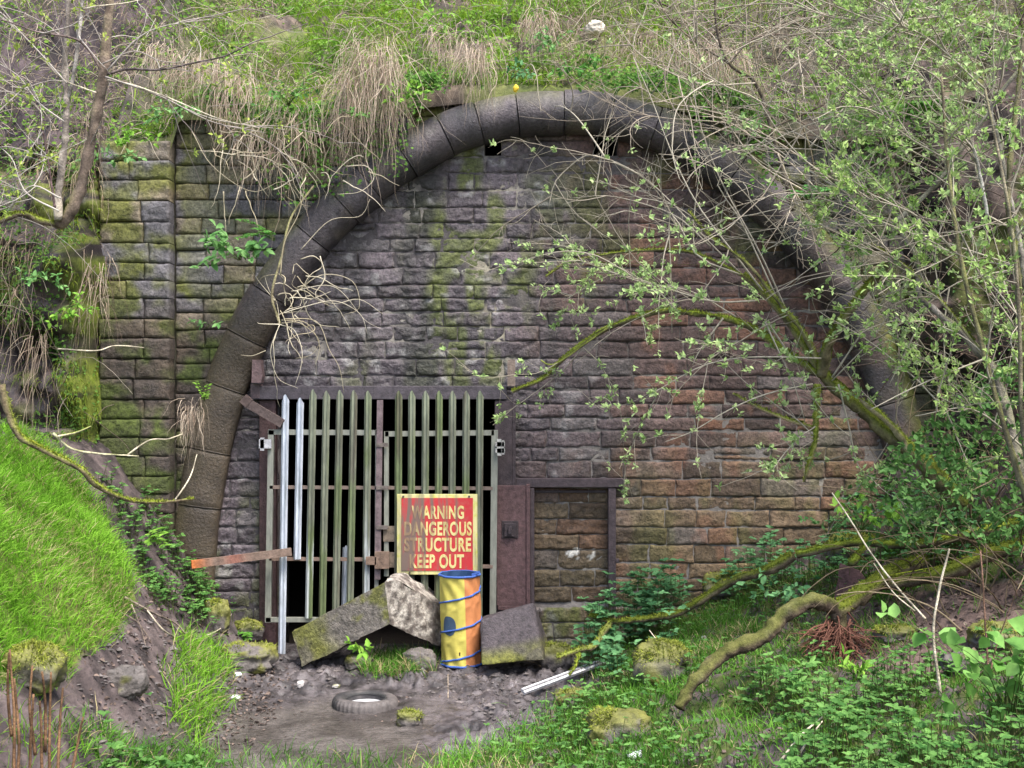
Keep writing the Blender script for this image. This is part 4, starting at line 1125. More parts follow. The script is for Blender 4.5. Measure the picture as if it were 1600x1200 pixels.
# curved log with root plate
dl = 8.9
log = thing('fallen_log', 'curved mossy log arching over the ground with torn red roots', 'log')
m_ = MB(); limb(m_, PL([(1062, 1108, 8.35), (1085, 1062, 8.45), (1130, 1022, 8.6), (1185, 1000, 8.75), (1215, 972, 8.9), (1250, 945, 9.0), (1285, 940, 9.1), (1305, 955, 9.15), (1312, 985, 9.15), (1325, 1000, 9.15)], dl), .042, .064, n=130, sides=24, moss=.24, knob=.14, col=(.055, .04, .03), seed=1); m_.build('trunk', M_bark, log)
m_ = MB(); limb(m_, PL([(1300, 952, 9.15), (1330, 940, 9.3), (1365, 915, 9.5), (1400, 890, 9.8), (1470, 868, 10.2)], dl), .07, .045, n=36, sides=12, moss=.6, knob=.25, seed=2); m_.build('branch', M_bark, log)
rg = RS(3); m_ = MB(); st0 = P(1310, 985, 9.12)
M0 = 150; K = 7
d_ = norm(np.stack([rg.normal(-.25, .95, M0), rg.normal(-.5, .5, M0), rg.uniform(-1.0, -.25, M0)], 1))
p_ = np.repeat((st0+rg.normal(0, .05, (M0, 3)))[:, None], K, 1); cur = p_[:, 0].copy()
for i in range(1, K):
    d_ = norm(d_+rg.normal(0, .22, (M0, 3))+np.array([0, 0, -.06])); cur = cur+d_*rg.uniform(.04, .075, (M0, 1)); cur[:, 2] = np.maximum(cur[:, 2], H(cur[:, 0], cur[:, 1])+.01); p_[:, i] = cur
m_.tubes(p_, np.linspace(.007, .0025, K)[None]*rg.uniform(.5, 1.6, (M0, 1)), mixc((.11, .05, .035), (.26, .12, .085), rg.rand(M0)), sides=4); m_.build('root', M_bark, log)

def simple_limb(name, label, cat, specs, sub='branch', group=None):
    """specs: list of (pts, r0, r1, moss, col)"""
    t = thing(name, label, cat, group=group)
    for i, (pts, r0, r1, mo, cl) in enumerate(specs):
        m2 = MB(); limb(m2, pts, r0, r1, n=max(12, len(pts)*7), sides=8 if r0 > .02 else 6, moss=mo, col=cl, seed=i+len(label)); m2.build('trunk' if i == 0 else sub, M_bark, t)
    return t
BR, GY, PALE = (.12, .09, .065), (.20, .18, .16), (.42, .37, .28)
simple_limb('fallen_branch', 'forked mossy branch lying over the nettles in front of the wall', 'branch', [
    (PL([(1240, 868, 10.3), (1195, 893, 10.4), (1150, 905, 10.5), (1110, 928, 10.6), (1060, 958, 10.7), (1000, 968, 10.75), (960, 972, 10.8), (945, 968, 10.8), (922, 962, 10.85)], 10.5), .045, .02, .7, BR),
    (PL([(955, 972, 10.8), (940, 990, 10.7), (928, 1010, 10.6), (905, 1016, 10.55), (870, 1028, 10.5)], 10.6), .03, .018, .4, BR),
    (PL([(905, 1016, 10.55), (900, 1040, 10.45), (890, 1055, 10.4)], 10.5), .018, .01, .8, BR)])
simple_limb('fallen_branch', 'long mossy fallen branch running back to the right edge behind the rusty plate', 'branch', [
    (PL([(1245, 868, 10.2), (1300, 855, 10.1), (1350, 848, 10.1), (1420, 852, 10.0), (1500, 838, 9.9), (1640, 805, 9.8)], 10), .032, .04, .6, BR),
    (PL([(1330, 882, 9.9), (1345, 862, 10), (1365, 840, 10.1)], 10), .03, .015, .7, BR),
    (PL([(1360, 915, 9.7), (1430, 905, 9.6), (1480, 895, 9.5), (1560, 862, 9.4), (1650, 850, 9.3)], 9.5), .055, .06, .7, BR)])
simple_limb('fallen_stick', 'bundle of pale dry sticks lying in the herbs at the bottom right', 'sticks', [
    (pg([(1215, 1215, .05), (1250, 1180, .08), (1290, 1150, .10)]), .009, .005, 0, PALE), (pg([(1235, 1220, .05), (1265, 1185, .09), (1285, 1160, .1)]), .008, .004, 0, PALE), (pg([(1180, 1110, .05), (1230, 1080, .10), (1275, 1065, .08)]), .008, .004, 0, (.28, .22, .16))])
simple_limb('bank_root', 'bare roots trailing down from the lower edge of the left grass', 'roots', [
    (pg([(195, 945, .03), (240, 970, .03), (275, 985, .03), (290, 1000, .02)]), .011, .006, 0, (.2, .16, .13)), (pg([(190, 968, .02), (215, 985, .03), (235, 1010, .02)]), .008, .004, 0, (.2, .16, .13)), (pg([(230, 965, .03), (260, 1000, .03), (300, 1010, .03), (345, 995, .05), (362, 972, .05)]), .007, .004, 0, PALE), (pg([(205, 955, .02), (220, 990, .02), (228, 1020, .01)]), .007, .003, 0, (.2, .16, .13))])
simple_limb('fallen_stick', 'thin dark twigs on the mud between the white strip and the mossy stones', 'sticks', [
    (pg([(905, 1085, .02), (940, 1078, .03), (965, 1060, .04)]), .008, .004, 0, (.22, .15, .1)), (pg([(780, 1040, .02), (830, 1042, .02), (845, 1050, .02)]), .006, .003, 0, (.2, .15, .1)), (pg([(700, 1100, .02), (700, 1080, .12)]), .005, .003, 0, (.25, .2, .15))])
simple_limb('fallen_branch', 'bent brown branch trailing down the left bank past the grass', 'branch', [
    (PL([(4, 600, 9.9), (13, 643, 9.95), (33, 683, 10.0), (77, 707, 10.1), (127, 733, 10.2), (147, 755, 10.3), (187, 777, 10.5), (240, 785, 10.8), (303, 780, 11.1)], 10), .03, .012, .5, (.15, .11, .075)),
    (PL([(83, 677, 10.3), (110, 700, 10.4), (147, 708, 10.5), (217, 713, 10.8)], 10), .012, .006, .3, PALE),
    (PL([(90, 682, 10.3), (120, 675, 10.4), (142, 666, 10.5)], 10), .011, .006, .6, PALE),
    (PL([(200, 710, 10.8), (233, 688, 10.9), (262, 686, 11), (285, 678, 11.1)], 10), .008, .005, .1, PALE),
    (PL([(273, 782, 11), (297, 745, 11.1), (308, 710, 11.2)], 10), .009, .005, .0, PALE),
    (PL([(90, 545, 11), (150, 548, 11.1), (180, 540, 11.2), (225, 543, 11.3)], 10), .008, .005, .0, PALE)])
simple_limb('dry_stalk', 'tall dry pale stem standing alone in the right undergrowth', 'stem', [
    (PL([(1474, 1183, 7.6), (1474, 1117, 7.6), (1459, 1000, 7.65), (1466, 930, 7.7), (1483, 857, 7.7)], 7.6), .012, .007, 0, PALE),
    (PL([(1474, 1117, 7.6), (1500, 1080, 7.5), (1545, 1040, 7.4)], 7.6), .007, .004, 0, BR)], sub='side_stem')
simple_limb('dry_stalk', 'reddish thin dry stem left of the broad leaved plant', 'stem', [
    (PL([(1552, 1200, 7.3), (1545, 1060, 7.3), (1538, 950, 7.35), (1532, 860, 7.4)], 7.3), .008, .005, 0, (.17, .10, .07)),
    (PL([(1545, 1060, 7.3), (1560, 1000, 7.3), (1590, 920, 7.2)], 7.3), .005, .003, 0, (.17, .10, .07))], sub='side_stem')
simple_limb('dry_stalk', 'long pale stem leaning across the log behind the tall dry one', 'stem', [
    (PL([(1446, 967, 8.6), (1400, 915, 8.8), (1360, 863, 9.0), (1330, 815, 9.1), (1300, 770, 9.2)], 8.8), .009, .005, 0, PALE),
    (PL([(1430, 955, 8.65), (1395, 925, 8.7), (1365, 880, 8.8)], 8.8), .006, .004, 0, PALE)], sub='side_stem')
simple_limb('dry_stalk', 'dry stalk crossing over the mossy log by the nettles', 'stem', [
    (PL([(1065, 1070, 9.6), (1040, 1020, 9.8), (1015, 985, 10)], 9.8), .006, .004, 0, PALE)], sub='side_stem')

# ---------------- twig and leaf growth
def grow(start, d0, L, K, wander, grav, rg):
    M = len(start); p = np.zeros((M, K, 3)); p[:, 0] = start; d = norm(np.array(d0, float)); cur = np.array(start, float)
    bend = rg.normal(0, wander*.6, (M, 3))
    for i in range(1, K):
        d = norm(d+bend+rg.normal(0, wander, (M, 3))+np.array([0, 0, -1.])*np.broadcast_to(np.asarray(grav), (M,))[:, None])
        cur = cur+d*(np.asarray(L)/(K-1))[:, None]; p[:, i] = cur
    return p
def along(P_, n, rg, t0=.25, t1=1.0):
    """n random points on M polylines: positions and tangents"""
    M, K, _ = P_.shape
    i = rg.randint(0, M, n); t = rg.uniform(t0, t1, n)*(K-1); j = np.minimum(t.astype(int), K-2); f = (t-j)[:, None]
    a, b = P_[i, j], P_[i, j+1]
    return a+(b-a)*f, norm(b-a)
def clusters(m_, pos, tang, rg, k=5, L=(.028, .05), wfac=.5, cols=((.17, .27, .09), (.36, .46, .20)), up=.5):
    n = len(pos); pos = np.repeat(pos, k, 0)+rg.normal(0, .012, (n*k, 3)); tang = np.repeat(tang, k, 0)
    ax = norm(tang*.5+rg.normal(0, .75, (n*k, 3))+np.array([0, 0, up]))
    nr = norm(rg.normal(0, .6, (n*k, 3))+np.array([0, -.45, .8]))
    Ls = rg.uniform(*L, n*k)
    col = mixc(cols[0], cols[1], np.clip(np.repeat(rg.rand(n), k)*.6+rg.rand(n*k)*.4, 0, 1))
    m_.leaves(pos, ax, nr, Ls, Ls*wfac*rg.uniform(.8, 1.2, n*k), col)
def resample(lines, K): return np.stack([spline(l, K) for l in lines])
PALE_GREEN = ((.23, .38, .11), (.56, .69, .32))
YELLOW_GREEN = ((.20, .30, .05), (.46, .55, .12))
def tree(name, label, cat, limbs, shoots, rg, n2=90, n3=500, ncl=900, L2=(.5, 1.5), L3=(.12, .4), grav=.02, cols=PALE_GREEN, leafL=(.03, .058), k=7, avoid=None, twigc=((.20, .17, .13), (.40, .36, .28)), group=None, r2=.0055, bias=(0, 0, 0.15), spread=.7, t0=.3):
    """limbs: (pts,r0,r1,moss,col) with limb 0 the trunk; shoots: hand-laid long twigs"""
    t = thing(name, label, cat, group=group)
    lines = []
    for i, (pts, r0, r1, mo, cl) in enumerate(limbs):
        m2 = MB(); p = limb(m2, pts, r0, r1, n=max(14, len(pts)*8), sides=10 if r0 > .03 else 7, moss=mo, col=cl, seed=i*3+len(label)); m2.build('trunk' if i == 0 else 'branch', M_bark, t); lines.append(p)
    K = 14
    SH = resample(shoots, K) if len(shoots) else np.zeros((0, K, 3))
    host = np.concatenate([resample(lines, K), SH])
    s0, t0_ = along(host, n2, rg, t0, 1)
    d0 = norm(t0_*.8+rg.normal(0, spread, (n2, 3))*np.array([1, .8, 1])+np.asarray(bias))
    T2 = grow(s0, d0, rg.uniform(*L2, n2), K, .07, grav, rg)
    if avoid is not None:
        a, b = proj(T2); bad = inpoly(a, b, avoid).mean(1) > .15; T2 = T2[~bad]; n2 = len(T2)
    h2 = np.concatenate([SH, T2])
    s1, t1_ = along(h2, n3, rg, .15, 1)
    T3 = grow(s1, norm(t1_+rg.normal(0, .7, (n3, 3))+np.array([0, 0, .15])), rg.uniform(*L3, n3), 6, .12, grav*.5, rg)
    if avoid is not None:
        a, b = proj(T3); T3 = T3[~(inpoly(a, b, avoid).mean(1) > .3)]; n3 = len(T3)
    m2 = MB()
    if len(SH): m2.tubes(SH, np.linspace(.008, .003, K)[None]*rg.uniform(.8, 1.3, (len(SH), 1)), mixc(twigc[0], twigc[1], .4+.6*rg.rand(len(SH))), sides=5)
    m2.tubes(T2, np.linspace(r2, .0022, K)[None]*rg.uniform(.7, 1.4, (n2, 1)), mixc(twigc[0], twigc[1], rg.rand(n2)), sides=4)
    m2.tubes(T3, np.linspace(.0028, .0014, 6)[None]*np.ones((n3, 1)), mixc(twigc[0], twigc[1], rg.rand(n3)), sides=3)
    tag(m2.build('twig_spray', M_twig, t), kind='stuff')
    m3 = MB()
    c1, ct1 = along(T3, int(ncl*.65), rg, .3, 1); c2, ct2 = along(h2, int(ncl*.35), rg, .2, 1)
    cp, ct = np.vstack([c1, c2]), np.vstack([ct1, ct2]); a, b = proj(cp); kk = ~(inpoly(a, b, NOLEAF) & (rg.rand(len(cp)) < .88)); cp, ct = cp[kk], ct[kk]
    clusters(m3, cp, ct, rg, k=k, L=leafL, cols=cols)
    tag(m3.build('foliage', M_leaf, t), kind='stuff')
    return t
MB_ = (.13, .11, .06)
NOLEAF = [(780, -50), (1270, -50), (1290, 240), (1250, 370), (1190, 400), (1040, 350), (960, 390), (780, 380)]
AVOID = [(700, 400), (1180, 400), (1250, 470), (1300, 560), (1440, 600), (1480, 740), (1400, 790), (1250, 900), (700, 900)]
# main willow, leaning in from the right
node = (1283, 587, 10.1)
W_limbs = [
 (PL([(1500, 790, 10.0), (1435, 715, 10.0), (1380, 672, 10.0), (1330, 628, 10.05), (1300, 600, 10.1), (1272, 562, 10.15), (1240, 512, 10.25), (1200, 465, 10.4), (1160, 430, 10.5)], 10), .078, .026, .85, MB_),
 (PL([node, (1233, 553, 10.3), (1183, 517, 10.5), (1133, 497, 10.7), (1066, 488, 10.9), (1030, 487, 11.0), (945, 515, 11.15), (880, 560, 11.3), (850, 590, 11.35), (800, 612, 11.4)], 10), .032, .016, 1.0, MB_),
 (PL([node, (1292, 545, 10.0), (1310, 510, 9.95), (1335, 475, 9.9), (1355, 450, 9.9), (1388, 412, 9.8)], 10), .042, .03, .8, MB_),
 (PL([(1276, 600, 10.1), (1275, 660, 10.05), (1272, 700, 10.0), (1262, 730, 10), (1258, 752, 10)], 10), .03, .012, .6, MB_),
 (PL([(1432, 722, 10.0), (1415, 695, 9.95), (1390, 660, 9.9), (1345, 625, 9.9)], 10), .034, .022, .7, (.30, .25, .15)),
 (PL([(1272, 668, 10.05), (1230, 655, 10.1), (1180, 635, 10.2), (1145, 615, 10.3)], 10), .018, .011, .5, (.26, .2, .12)),
 (PL([(1160, 430, 10.5), (1080, 395, 10.7), (1000, 392, 10.9), (933, 400, 11.1), (883, 413, 11.2), (853, 432, 11.25)], 10), .016, .011, .9, MB_),
 (PL([(1280, 570, 10.1), (1255, 520, 10.1), (1215, 470, 10.2), (1165, 410, 10.3), (1110, 370, 10.5), (1075, 330, 10.6)], 10), .022, .010, .4, MB_),
 (PL([(930, 520, 11.1), (955, 508, 11.05), (880, 562, 11.2), (858, 570, 11.2), (845, 563, 11.2)], 10), .01, .008, .9, MB_),
]
W_shoots = [PL(s, 10.6) for s in [
 [(1160, 430, 10.5), (1100, 370, 10.6), (1043, 310, 10.8), (1000, 273, 10.9), (946, 247, 11), (890, 240, 11.1)],
 [(1000, 273, 10.9), (950, 250, 11), (916, 243, 11.1), (885, 265, 11.2), (866, 287, 11.2), (857, 327, 11.2)],
 [(946, 247, 11), (925, 215, 11.1), (900, 182, 11.2), (880, 167, 11.3), (866, 166, 11.35)],
 [(1110, 385, 10.5), (1060, 340, 10.6), (1010, 320, 10.8), (950, 306, 11), (890, 310, 11.1)],
 [(1200, 465, 10.4), (1150, 400, 10.4), (1090, 320, 10.5), (1050, 240, 10.6), (1020, 160, 10.7), (990, 90, 10.8)],
 [(1160, 430, 10.5), (1090, 400, 10.5), (1048, 330, 10.6), (1048, 420, 10.6), (1050, 520, 10.6)],
 [(1240, 512, 10.3), (1190, 400, 10.3), (1130, 290, 10.4), (1100, 215, 10.4), (1085, 150, 10.4), (1075, 60, 10.5)],
 [(1283, 560, 10), (1215, 558, 10), (1150, 560, 10.1), (1090, 575, 10.2), (1010, 620, 10.3)],
 [(1270, 600, 10), (1200, 615, 10), (1140, 640, 10), (1080, 675, 10.1), (1040, 690, 10.1)],
 [(1233, 553, 10.2), (1195, 500, 10.1), (1240, 600, 10), (1258, 660, 10)],
 [(1310, 600, 9.9), (1325, 660, 9.9), (1345, 735, 9.9), (1390, 752, 9.9)],
 [(1130, 497, 10.6), (1095, 545, 10.6), (1082, 570, 10.6)],
 [(1300, 590, 10), (1360, 500, 9.9), (1400, 440, 9.8), (1430, 405, 9.7)],
 [(1300, 595, 10), (1370, 520, 9.8), (1420, 430, 9.7), (1470, 330, 9.6), (1500, 240, 9.5)],
 [(1180, 470, 10.3), (1110, 470, 10.4), (1010, 440, 10.6), (940, 420, 10.8)],
 [(1150, 495, 10.4), (1080, 455, 10.5), (1000, 440, 10.6), (900, 405, 10.8)],
 [(1060, 488, 10.8), (1010, 440, 10.9), (955, 430, 11), (880, 470, 11)],
 [(1220, 480, 10.3), (1160, 350, 10.4), (1120, 280, 10.4), (1170, 240, 10.4), (1215, 200, 10.4)],
]]
tree('willow_tree', 'leaning willow with a thick mossy trunk and twigs spread across the right of the wall', 'tree', W_limbs, W_shoots, RS(7), n2=60, n3=560, ncl=900, bias=(-.25, 0, .1), grav=.012, t0=.2)
# grey-limbed willow higher on the right
tree('willow_tree', 'grey limbed willow in front of the bank at the upper right edge', 'tree', [
 (PL([(1600, 760, 9.2), (1560, 600, 9.3), (1533, 557, 9.3), (1500, 520, 9.3), (1450, 477, 9.35), (1436, 457, 9.4), (1432, 400, 9.4), (1400, 347, 9.5)], 9.3), .045, .018, .3, (.2, .175, .16)),
 (PL([(1620, 560, 9.2), (1600, 420, 9.2), (1560, 220, 9.2), (1550, 167, 9.2), (1600, 100, 9.1)], 9.3), .028, .014, .2, (.2, .18, .16)),
 (PL([(1400, 347, 9.5), (1460, 290, 9.4), (1510, 223, 9.3), (1550, 167, 9.2), (1560, 140, 9.2)], 9.3), .02, .014, .1, (.22, .2, .17)),
 (PL([(1543, 337, 9.2), (1526, 247, 9.2), (1513, 223, 9.2)], 9.3), .014, .012, 0, (.38, .36, .32)),
 (PL([(1640, 800, 8.8), (1610, 640, 8.9), (1590, 420, 9), (1575, 300, 9), (1600, 60, 9)], 9), .03, .015, .4, (.15, .12, .09)),
 ], [PL(s, 9.6) for s in [
 [(1432, 400), (1380, 300), (1300, 230), (1210, 170), (1100, 120)], [(1550, 167), (1450, 150), (1350, 170), (1250, 200), (1170, 240)],
 [(1510, 223), (1400, 240), (1300, 300), (1200, 330), (1120, 345)], [(1560, 140), (1480, 90), (1380, 60), (1280, 20), (1180, -10)],
 [(1600, 420), (1480, 380), (1380, 350), (1260, 360), (1190, 395)], [(1543, 337), (1600, 365), (1660, 380)],
 [(1600, 60), (1500, 30), (1400, -10)], [(1590, 420), (1500, 440), (1430, 490), (1370, 530)], [(1560, 600), (1480, 560), (1400, 530), (1340, 560)],
 [(1450, 477), (1420, 540), (1390, 600)]]], RS(17), avoid=AVOID, n2=150, n3=850, ncl=1150, bias=(-.35, .1, .1), L2=(.5, 1.7), grav=.012)
tree('willow_shrub', 'many stemmed willow shrub rooted on the slope above the right end of the wall', 'shrub', [
 (PL([(1240, 330, 11.6), (1205, 200, 11.5), (1180, 130, 11.4), (1140, 100, 11.3), (1120, 43, 11.2), (1116, -40, 11.2)], 11.4), .024, .012, .2, (.11, .085, .07)),
 (PL([(1205, 200, 11.5), (1290, 160, 11.4), (1300, 120, 11.3), (1340, 50, 11.2)], 11.4), .014, .008, .1, (.13, .10, .08)),
 (PL([(1140, 100, 11.3), (1165, 70, 11.2), (1195, 55, 11.2), (1250, 55, 11.2)], 11.4), .012, .007, 0, (.13, .10, .08)),
 (PL([(1140, 100, 11.3), (1080, 60, 11.3), (1040, 20, 11.2), (1020, -30, 11.2)], 11.4), .012, .006, 0, (.15, .12, .09)),
 (PL([(1280, 340, 11.5), (1265, 230, 11.4), (1220, 120, 11.3), (1200, 30, 11.3)], 11.4), .012, .006, .2, (.2, .16, .11)),
 ], [PL(s, 11.2) for s in [[(1180, 130), (1090, 130), (1000, 85), (960, 30)], [(1205, 200), (1120, 170), (1040, 160), (980, 120)], [(1220, 120), (1300, 60), (1400, 20)], [(1265, 230), (1340, 150), (1430, 110)],
  [(1260, 300), (1180, 250), (1120, 170), (1060, 120)], [(1215, 240), (1250, 330), (1240, 380)], [(1290, 310), (1230, 250), (1150, 190), (1080, 60)], [(1300, 280), (1170, 200), (1010, 180), (935, 135)]]], RS(27), avoid=AVOID, n2=140, n3=700, ncl=420, bias=(0, -.1, .1), L2=(.4, 1.4), spread=.9, grav=.01, twigc=((.22, .18, .14), (.46, .40, .31)), leafL=(.024, .042))
tree('willow_shrub', 'leafy willow shrub filling the right edge above the brambles', 'shrub', [
 (PL([(1640, 900, 8.6), (1580, 700, 8.7), (1540, 560, 8.8), (1500, 400, 8.9), (1480, 250, 9), (1470, 120, 9)], 9), .026, .01, .3, (.16, .13, .09)),
 (PL([(1640, 900, 8.6), (1600, 700, 8.6), (1592, 500, 8.6), (1580, 350, 8.6), (1540, 140, 8.7)], 9), .02, .01, .2, (.2, .17, .12)),
 (PL([(1540, 560, 8.8), (1470, 470, 9), (1420, 420, 9.1), (1360, 380, 9.2)], 9), .014, .008, .4, (.2, .17, .12)),
 ], [PL(s, 9.1) for s in [[(1540, 560), (1440, 600), (1360, 640)], [(1600, 700), (1520, 640), (1430, 650)], [(1500, 400), (1420, 330), (1300, 300)], [(1480, 250), (1400, 200), (1330, 120)], [(1540, 140), (1450, 60), (1380, 30)]]],
 RS(37), avoid=AVOID, n2=120, n3=700, ncl=760, bias=(-.2, .1, .2), L2=(.4, 1.3), grav=.015, cols=((.19, .34, .07), (.47, .60, .22)))

# saplings on the rock ledge at left
SB = (.16, .12, .095)
tree('alder_sapling', 'brown leaning sapling on the mossy ledge left of the pilaster', 'tree', [
 (PL([(92, 352, 10.9), (110, 335, 10.85), (128, 285, 10.8), (145, 210, 10.7), (158, 140, 10.65), (163, 90, 10.6), (172, -20, 10.6), (180, -90, 10.6)], 10.8), .052, .034, .25, SB),
 (PL([(168, 116, 10.6), (200, 108, 10.6), (250, 109, 10.5), (300, 99, 10.4), (350, 88, 10.3), (385, 72, 10.3)], 10.6), .013, .006, 0, (.10, .08, .075)),
 (PL([(158, 112, 10.6), (140, 80, 10.5), (115, 60, 10.4), (60, 50, 10.3), (0, 30, 10.2)], 10.6), .012, .006, 0, (.13, .10, .09)),
 (PL([(168, 125, 10.6), (215, 135, 10.5), (280, 160, 10.4), (340, 185, 10.4), (405, 200, 10.4)], 10.6), .009, .004, 0, PALE),
 (PL([(150, 145, 10.6), (110, 130, 10.6), (90, 118, 10.5), (70, 95, 10.4)], 10.6), .008, .004, 0, PALE),
 (PL([(92, 352, 10.9), (60, 345, 10.8), (30, 335, 10.7), (-30, 360, 10.6)], 10.6), .03, .02, .6, SB),
 ], [PL(s, 10.5) for s in [[(168, 110), (215, 60), (260, 40), (330, 30)], [(165, 120), (250, 150), (330, 190), (400, 205)], [(160, 100), (210, 80), (250, 95), (290, 100)]]], RS(47), n2=34, n3=60, ncl=40, L2=(.3, 1.1), cols=YELLOW_GREEN, leafL=(.03, .055), bias=(0, 0, .1), twigc=((.16, .13, .12), (.42, .38, .33)))
tree('alder_sapling', 'pale twin stemmed sapling left of the brown leaning one', 'tree', [
 (PL([(92, 345, 10.8), (92, 300, 10.8), (100, 240, 10.75), (104, 170, 10.7), (102, 110, 10.7), (106, 40, 10.6), (110, -80, 10.6)], 10.8), .034, .018, .1, (.27, .23, .2)),
 (PL([(106, 155, 10.7), (115, 120, 10.65), (122, 70, 10.6), (128, 15, 10.6), (133, -70, 10.6)], 10.8), .018, .014, 0, (.32, .29, .26)),
 (PL([(86, 325, 10.7), (75, 250, 10.7), (66, 200, 10.65), (62, 165, 10.6)], 10.8), .011, .006, 0, (.09, .06, .06)),
 (PL([(128, 15, 10.6), (150, 10, 10.5), (195, 5, 10.5), (240, -5, 10.4)], 10.8), .008, .004, 0, PALE),
 ], [PL(s, 10.5) for s in [[(104, 130), (60, 80), (20, 40), (-20, 10)], [(100, 190), (60, 160), (30, 120), (0, 100)], [(95, 310), (50, 290), (20, 320), (-10, 330)], [(92, 330), (40, 300), (20, 250), (0, 230)]]], RS(57), n2=44, n3=130, ncl=110, L2=(.25, .9), cols=YELLOW_GREEN, leafL=(.03, .055), bias=(-.2, -.1, .0), twigc=((.2, .17, .15), (.45, .41, .36)))

# pale curling climber hanging on the left of the arch
cl_ = thing('dead_climber', 'pale curling dead climber stems hanging beside the left arch leg', 'climber')
dC = 11.5
lines = [PL(s, dC) for s in [
 [(437, 507), (420, 540), (427, 570), (445, 595), (463, 610)], [(437, 507), (455, 515), (472, 545), (470, 575), (462, 600)],
 [(440, 505), (470, 510), (497, 530), (490, 550), (460, 563)], [(440, 500), (475, 505), (500, 530), (503, 555), (490, 577)],
 [(445, 498), (490, 505), (515, 545), (527, 573), (533, 613)], [(437, 507), (432, 475), (424, 458), (412, 437)],
 [(457, 428), (463, 418), (480, 422), (485, 440), (470, 452), (455, 440), (460, 425)], [(470, 405), (490, 400), (500, 412), (490, 435), (475, 450), (480, 470)],
 [(440, 490), (480, 480), (520, 470), (560, 490), (575, 520)], [(500, 400), (505, 430), (490, 460), (520, 480), (560, 470), (600, 490)],
 [(430, 470), (400, 440), (385, 420)], [(415, 548), (395, 555), (372, 553)], [(437, 507), (415, 505), (400, 500)], [(470, 390), (520, 345), (560, 340), (575, 310)],
 [(450, 470), (500, 430), (545, 440), (560, 480), (540, 500)], [(455, 455), (520, 450), (570, 500), (600, 512)], [(438, 430), (440, 380), (470, 330), (480, 270)],
 [(540, 260), (575, 262), (578, 280), (560, 300), (530, 305)], [(300, 205), (330, 260), (390, 300), (450, 290), (480, 330)], [(420, 150), (440, 220), (430, 290), (460, 330)], [(390, 190), (410, 240), (390, 290)]]]
rg = RS(66)
lines = [l+np.vstack([np.zeros(3), rg.normal(0, .02, (len(l)-1, 3))]) for l in lines]
lines += list(grow(PL([(rg.uniform(425, 480), rg.uniform(430, 520), dC) for _ in range(20)], dC), norm(np.stack([rg.normal(.5, .6, 20), rg.normal(0, .2, 20), rg.normal(.1, .6, 20)], 1)), rg.uniform(.25, .9, 20), 14, .2, .10, rg))
q_ = PL([(rg.uniform(330, 580), rg.uniform(190, 300), 11.5) for _ in range(34)], 11.5)
lines += list(grow(q_, norm(np.stack([rg.normal(.1, .6, 34), rg.normal(-.1, .2, 34), rg.normal(-.2, .6, 34)], 1)), rg.uniform(.3, .8, 34), 14, .15, .08, rg))
m_ = MB(); SH = resample(lines, 22); m_.tubes(SH, np.linspace(.006, .0018, 22)[None]*rg.uniform(.7, 1.3, (len(SH), 1)), mixc((.34, .29, .19), (.58, .52, .40), rg.rand(len(SH))), sides=5); m_.build('stems', M_twig, cl_)
m_ = MB(); limb(m_, PL([(437, 507, 11.52), (425, 460, 11.5), (440, 400, 11.5), (455, 340, 11.55), (490, 290, 11.6)], 11.5), .014, .01, n=30, sides=7, moss=.3, col=(.24, .2, .13)); m_.build('main_stem', M_bark, cl_)

# ================================================================== GROUND COVER
def pick(n, xr, yr, poly, f, rg, dens=None):
    x = rg.uniform(*xr, n); y = rg.uniform(*yr, n); z = f(x, y); p = np.stack([x, y, z], -1)
    a, b = proj(p); k = np.ones(n, bool) if poly is None else inpoly(a+rg.normal(0, 9, n)+50*(fbm(x*3, y*3, 6., 3)-.5), b+rg.normal(0, 9, n)+50*(fbm(x*3, y*3, 16., 3)-.5), poly)
    if dens is not None: k &= rg.rand(n) < dens(x, y, a, b)
    p = p[k]; return p, slope_n(f, p[:, 0], p[:, 1])
GREENS = ((.09, .22, .015), (.24, .46, .05))
def grass_mass(name, label, regions, L, w, grav, cols, rg, cat='grass', f=H, dead=.06, nseg=3, lean=.6):
    m2 = MB()
    for n, xr, yr, poly, ls in regions:
        p, nn = pick(n, xr, yr, poly, f, rg)
        a, b = proj(p); k = ~inpoly(a, b, LITTER_R) | (rg.rand(len(p)) < .06) | (n == 5000); p, nn = p[k], nn[k]
        q = len(p)
        if q == 0: continue
        d_ = norm(nn*.5+np.array([0, -.1, .7])+rg.normal(0, lean, (q, 3))*np.array([1, 1, .4]))
        patch = fbm(p[:, 0]*2.2, p[:, 1]*2.2, 3., 3)
        c = mixc(cols[0], cols[1], np.clip(patch*1.6-.45+rg.normal(0, .2, q), 0, 1))
        dd = rg.rand(q) < dead*(1+6*sst(.55, .7, fbm(p[:, 0]*1.5, p[:, 1]*1.5, 9., 3)))
        c[dd] = mixc((.26, .22, .10), (.42, .36, .2), rg.rand(int(dd.sum())))
        m2.strands(p, d_, rg.uniform(*L, q)*ls, w*rg.uniform(.7, 1.3, q), grav, c, nseg=nseg, rng=rg, tip=np.minimum(c*1.35, .8))
    return tag(m2.build(name, M_grass), label, cat, kind='stuff')
grass_mass('grass', 'bright green grass covering the left bank', [(150000, (-7, -2.4), (-6.2, -.9), GRASS_L, .68), (2500, (-3.6, -2), (-6.5, -4.4), [(-100, 1120), (60, 1110), (120, 1160), (150, 1300), (-100, 1300)], 1.0)], (.10, .24), .0058, .9, GREENS, RS(101), dead=.035)
grass_mass('grass_tuft', 'isolated bright grass tuft on the bare dirt at the edge of the mud', [(9000, (-3.2, -1.8), (-4.2, -.8), GRASS_TUFT, 1.0)], (.12, .26), .0075, 1.0, GREENS, RS(102), dead=.02)
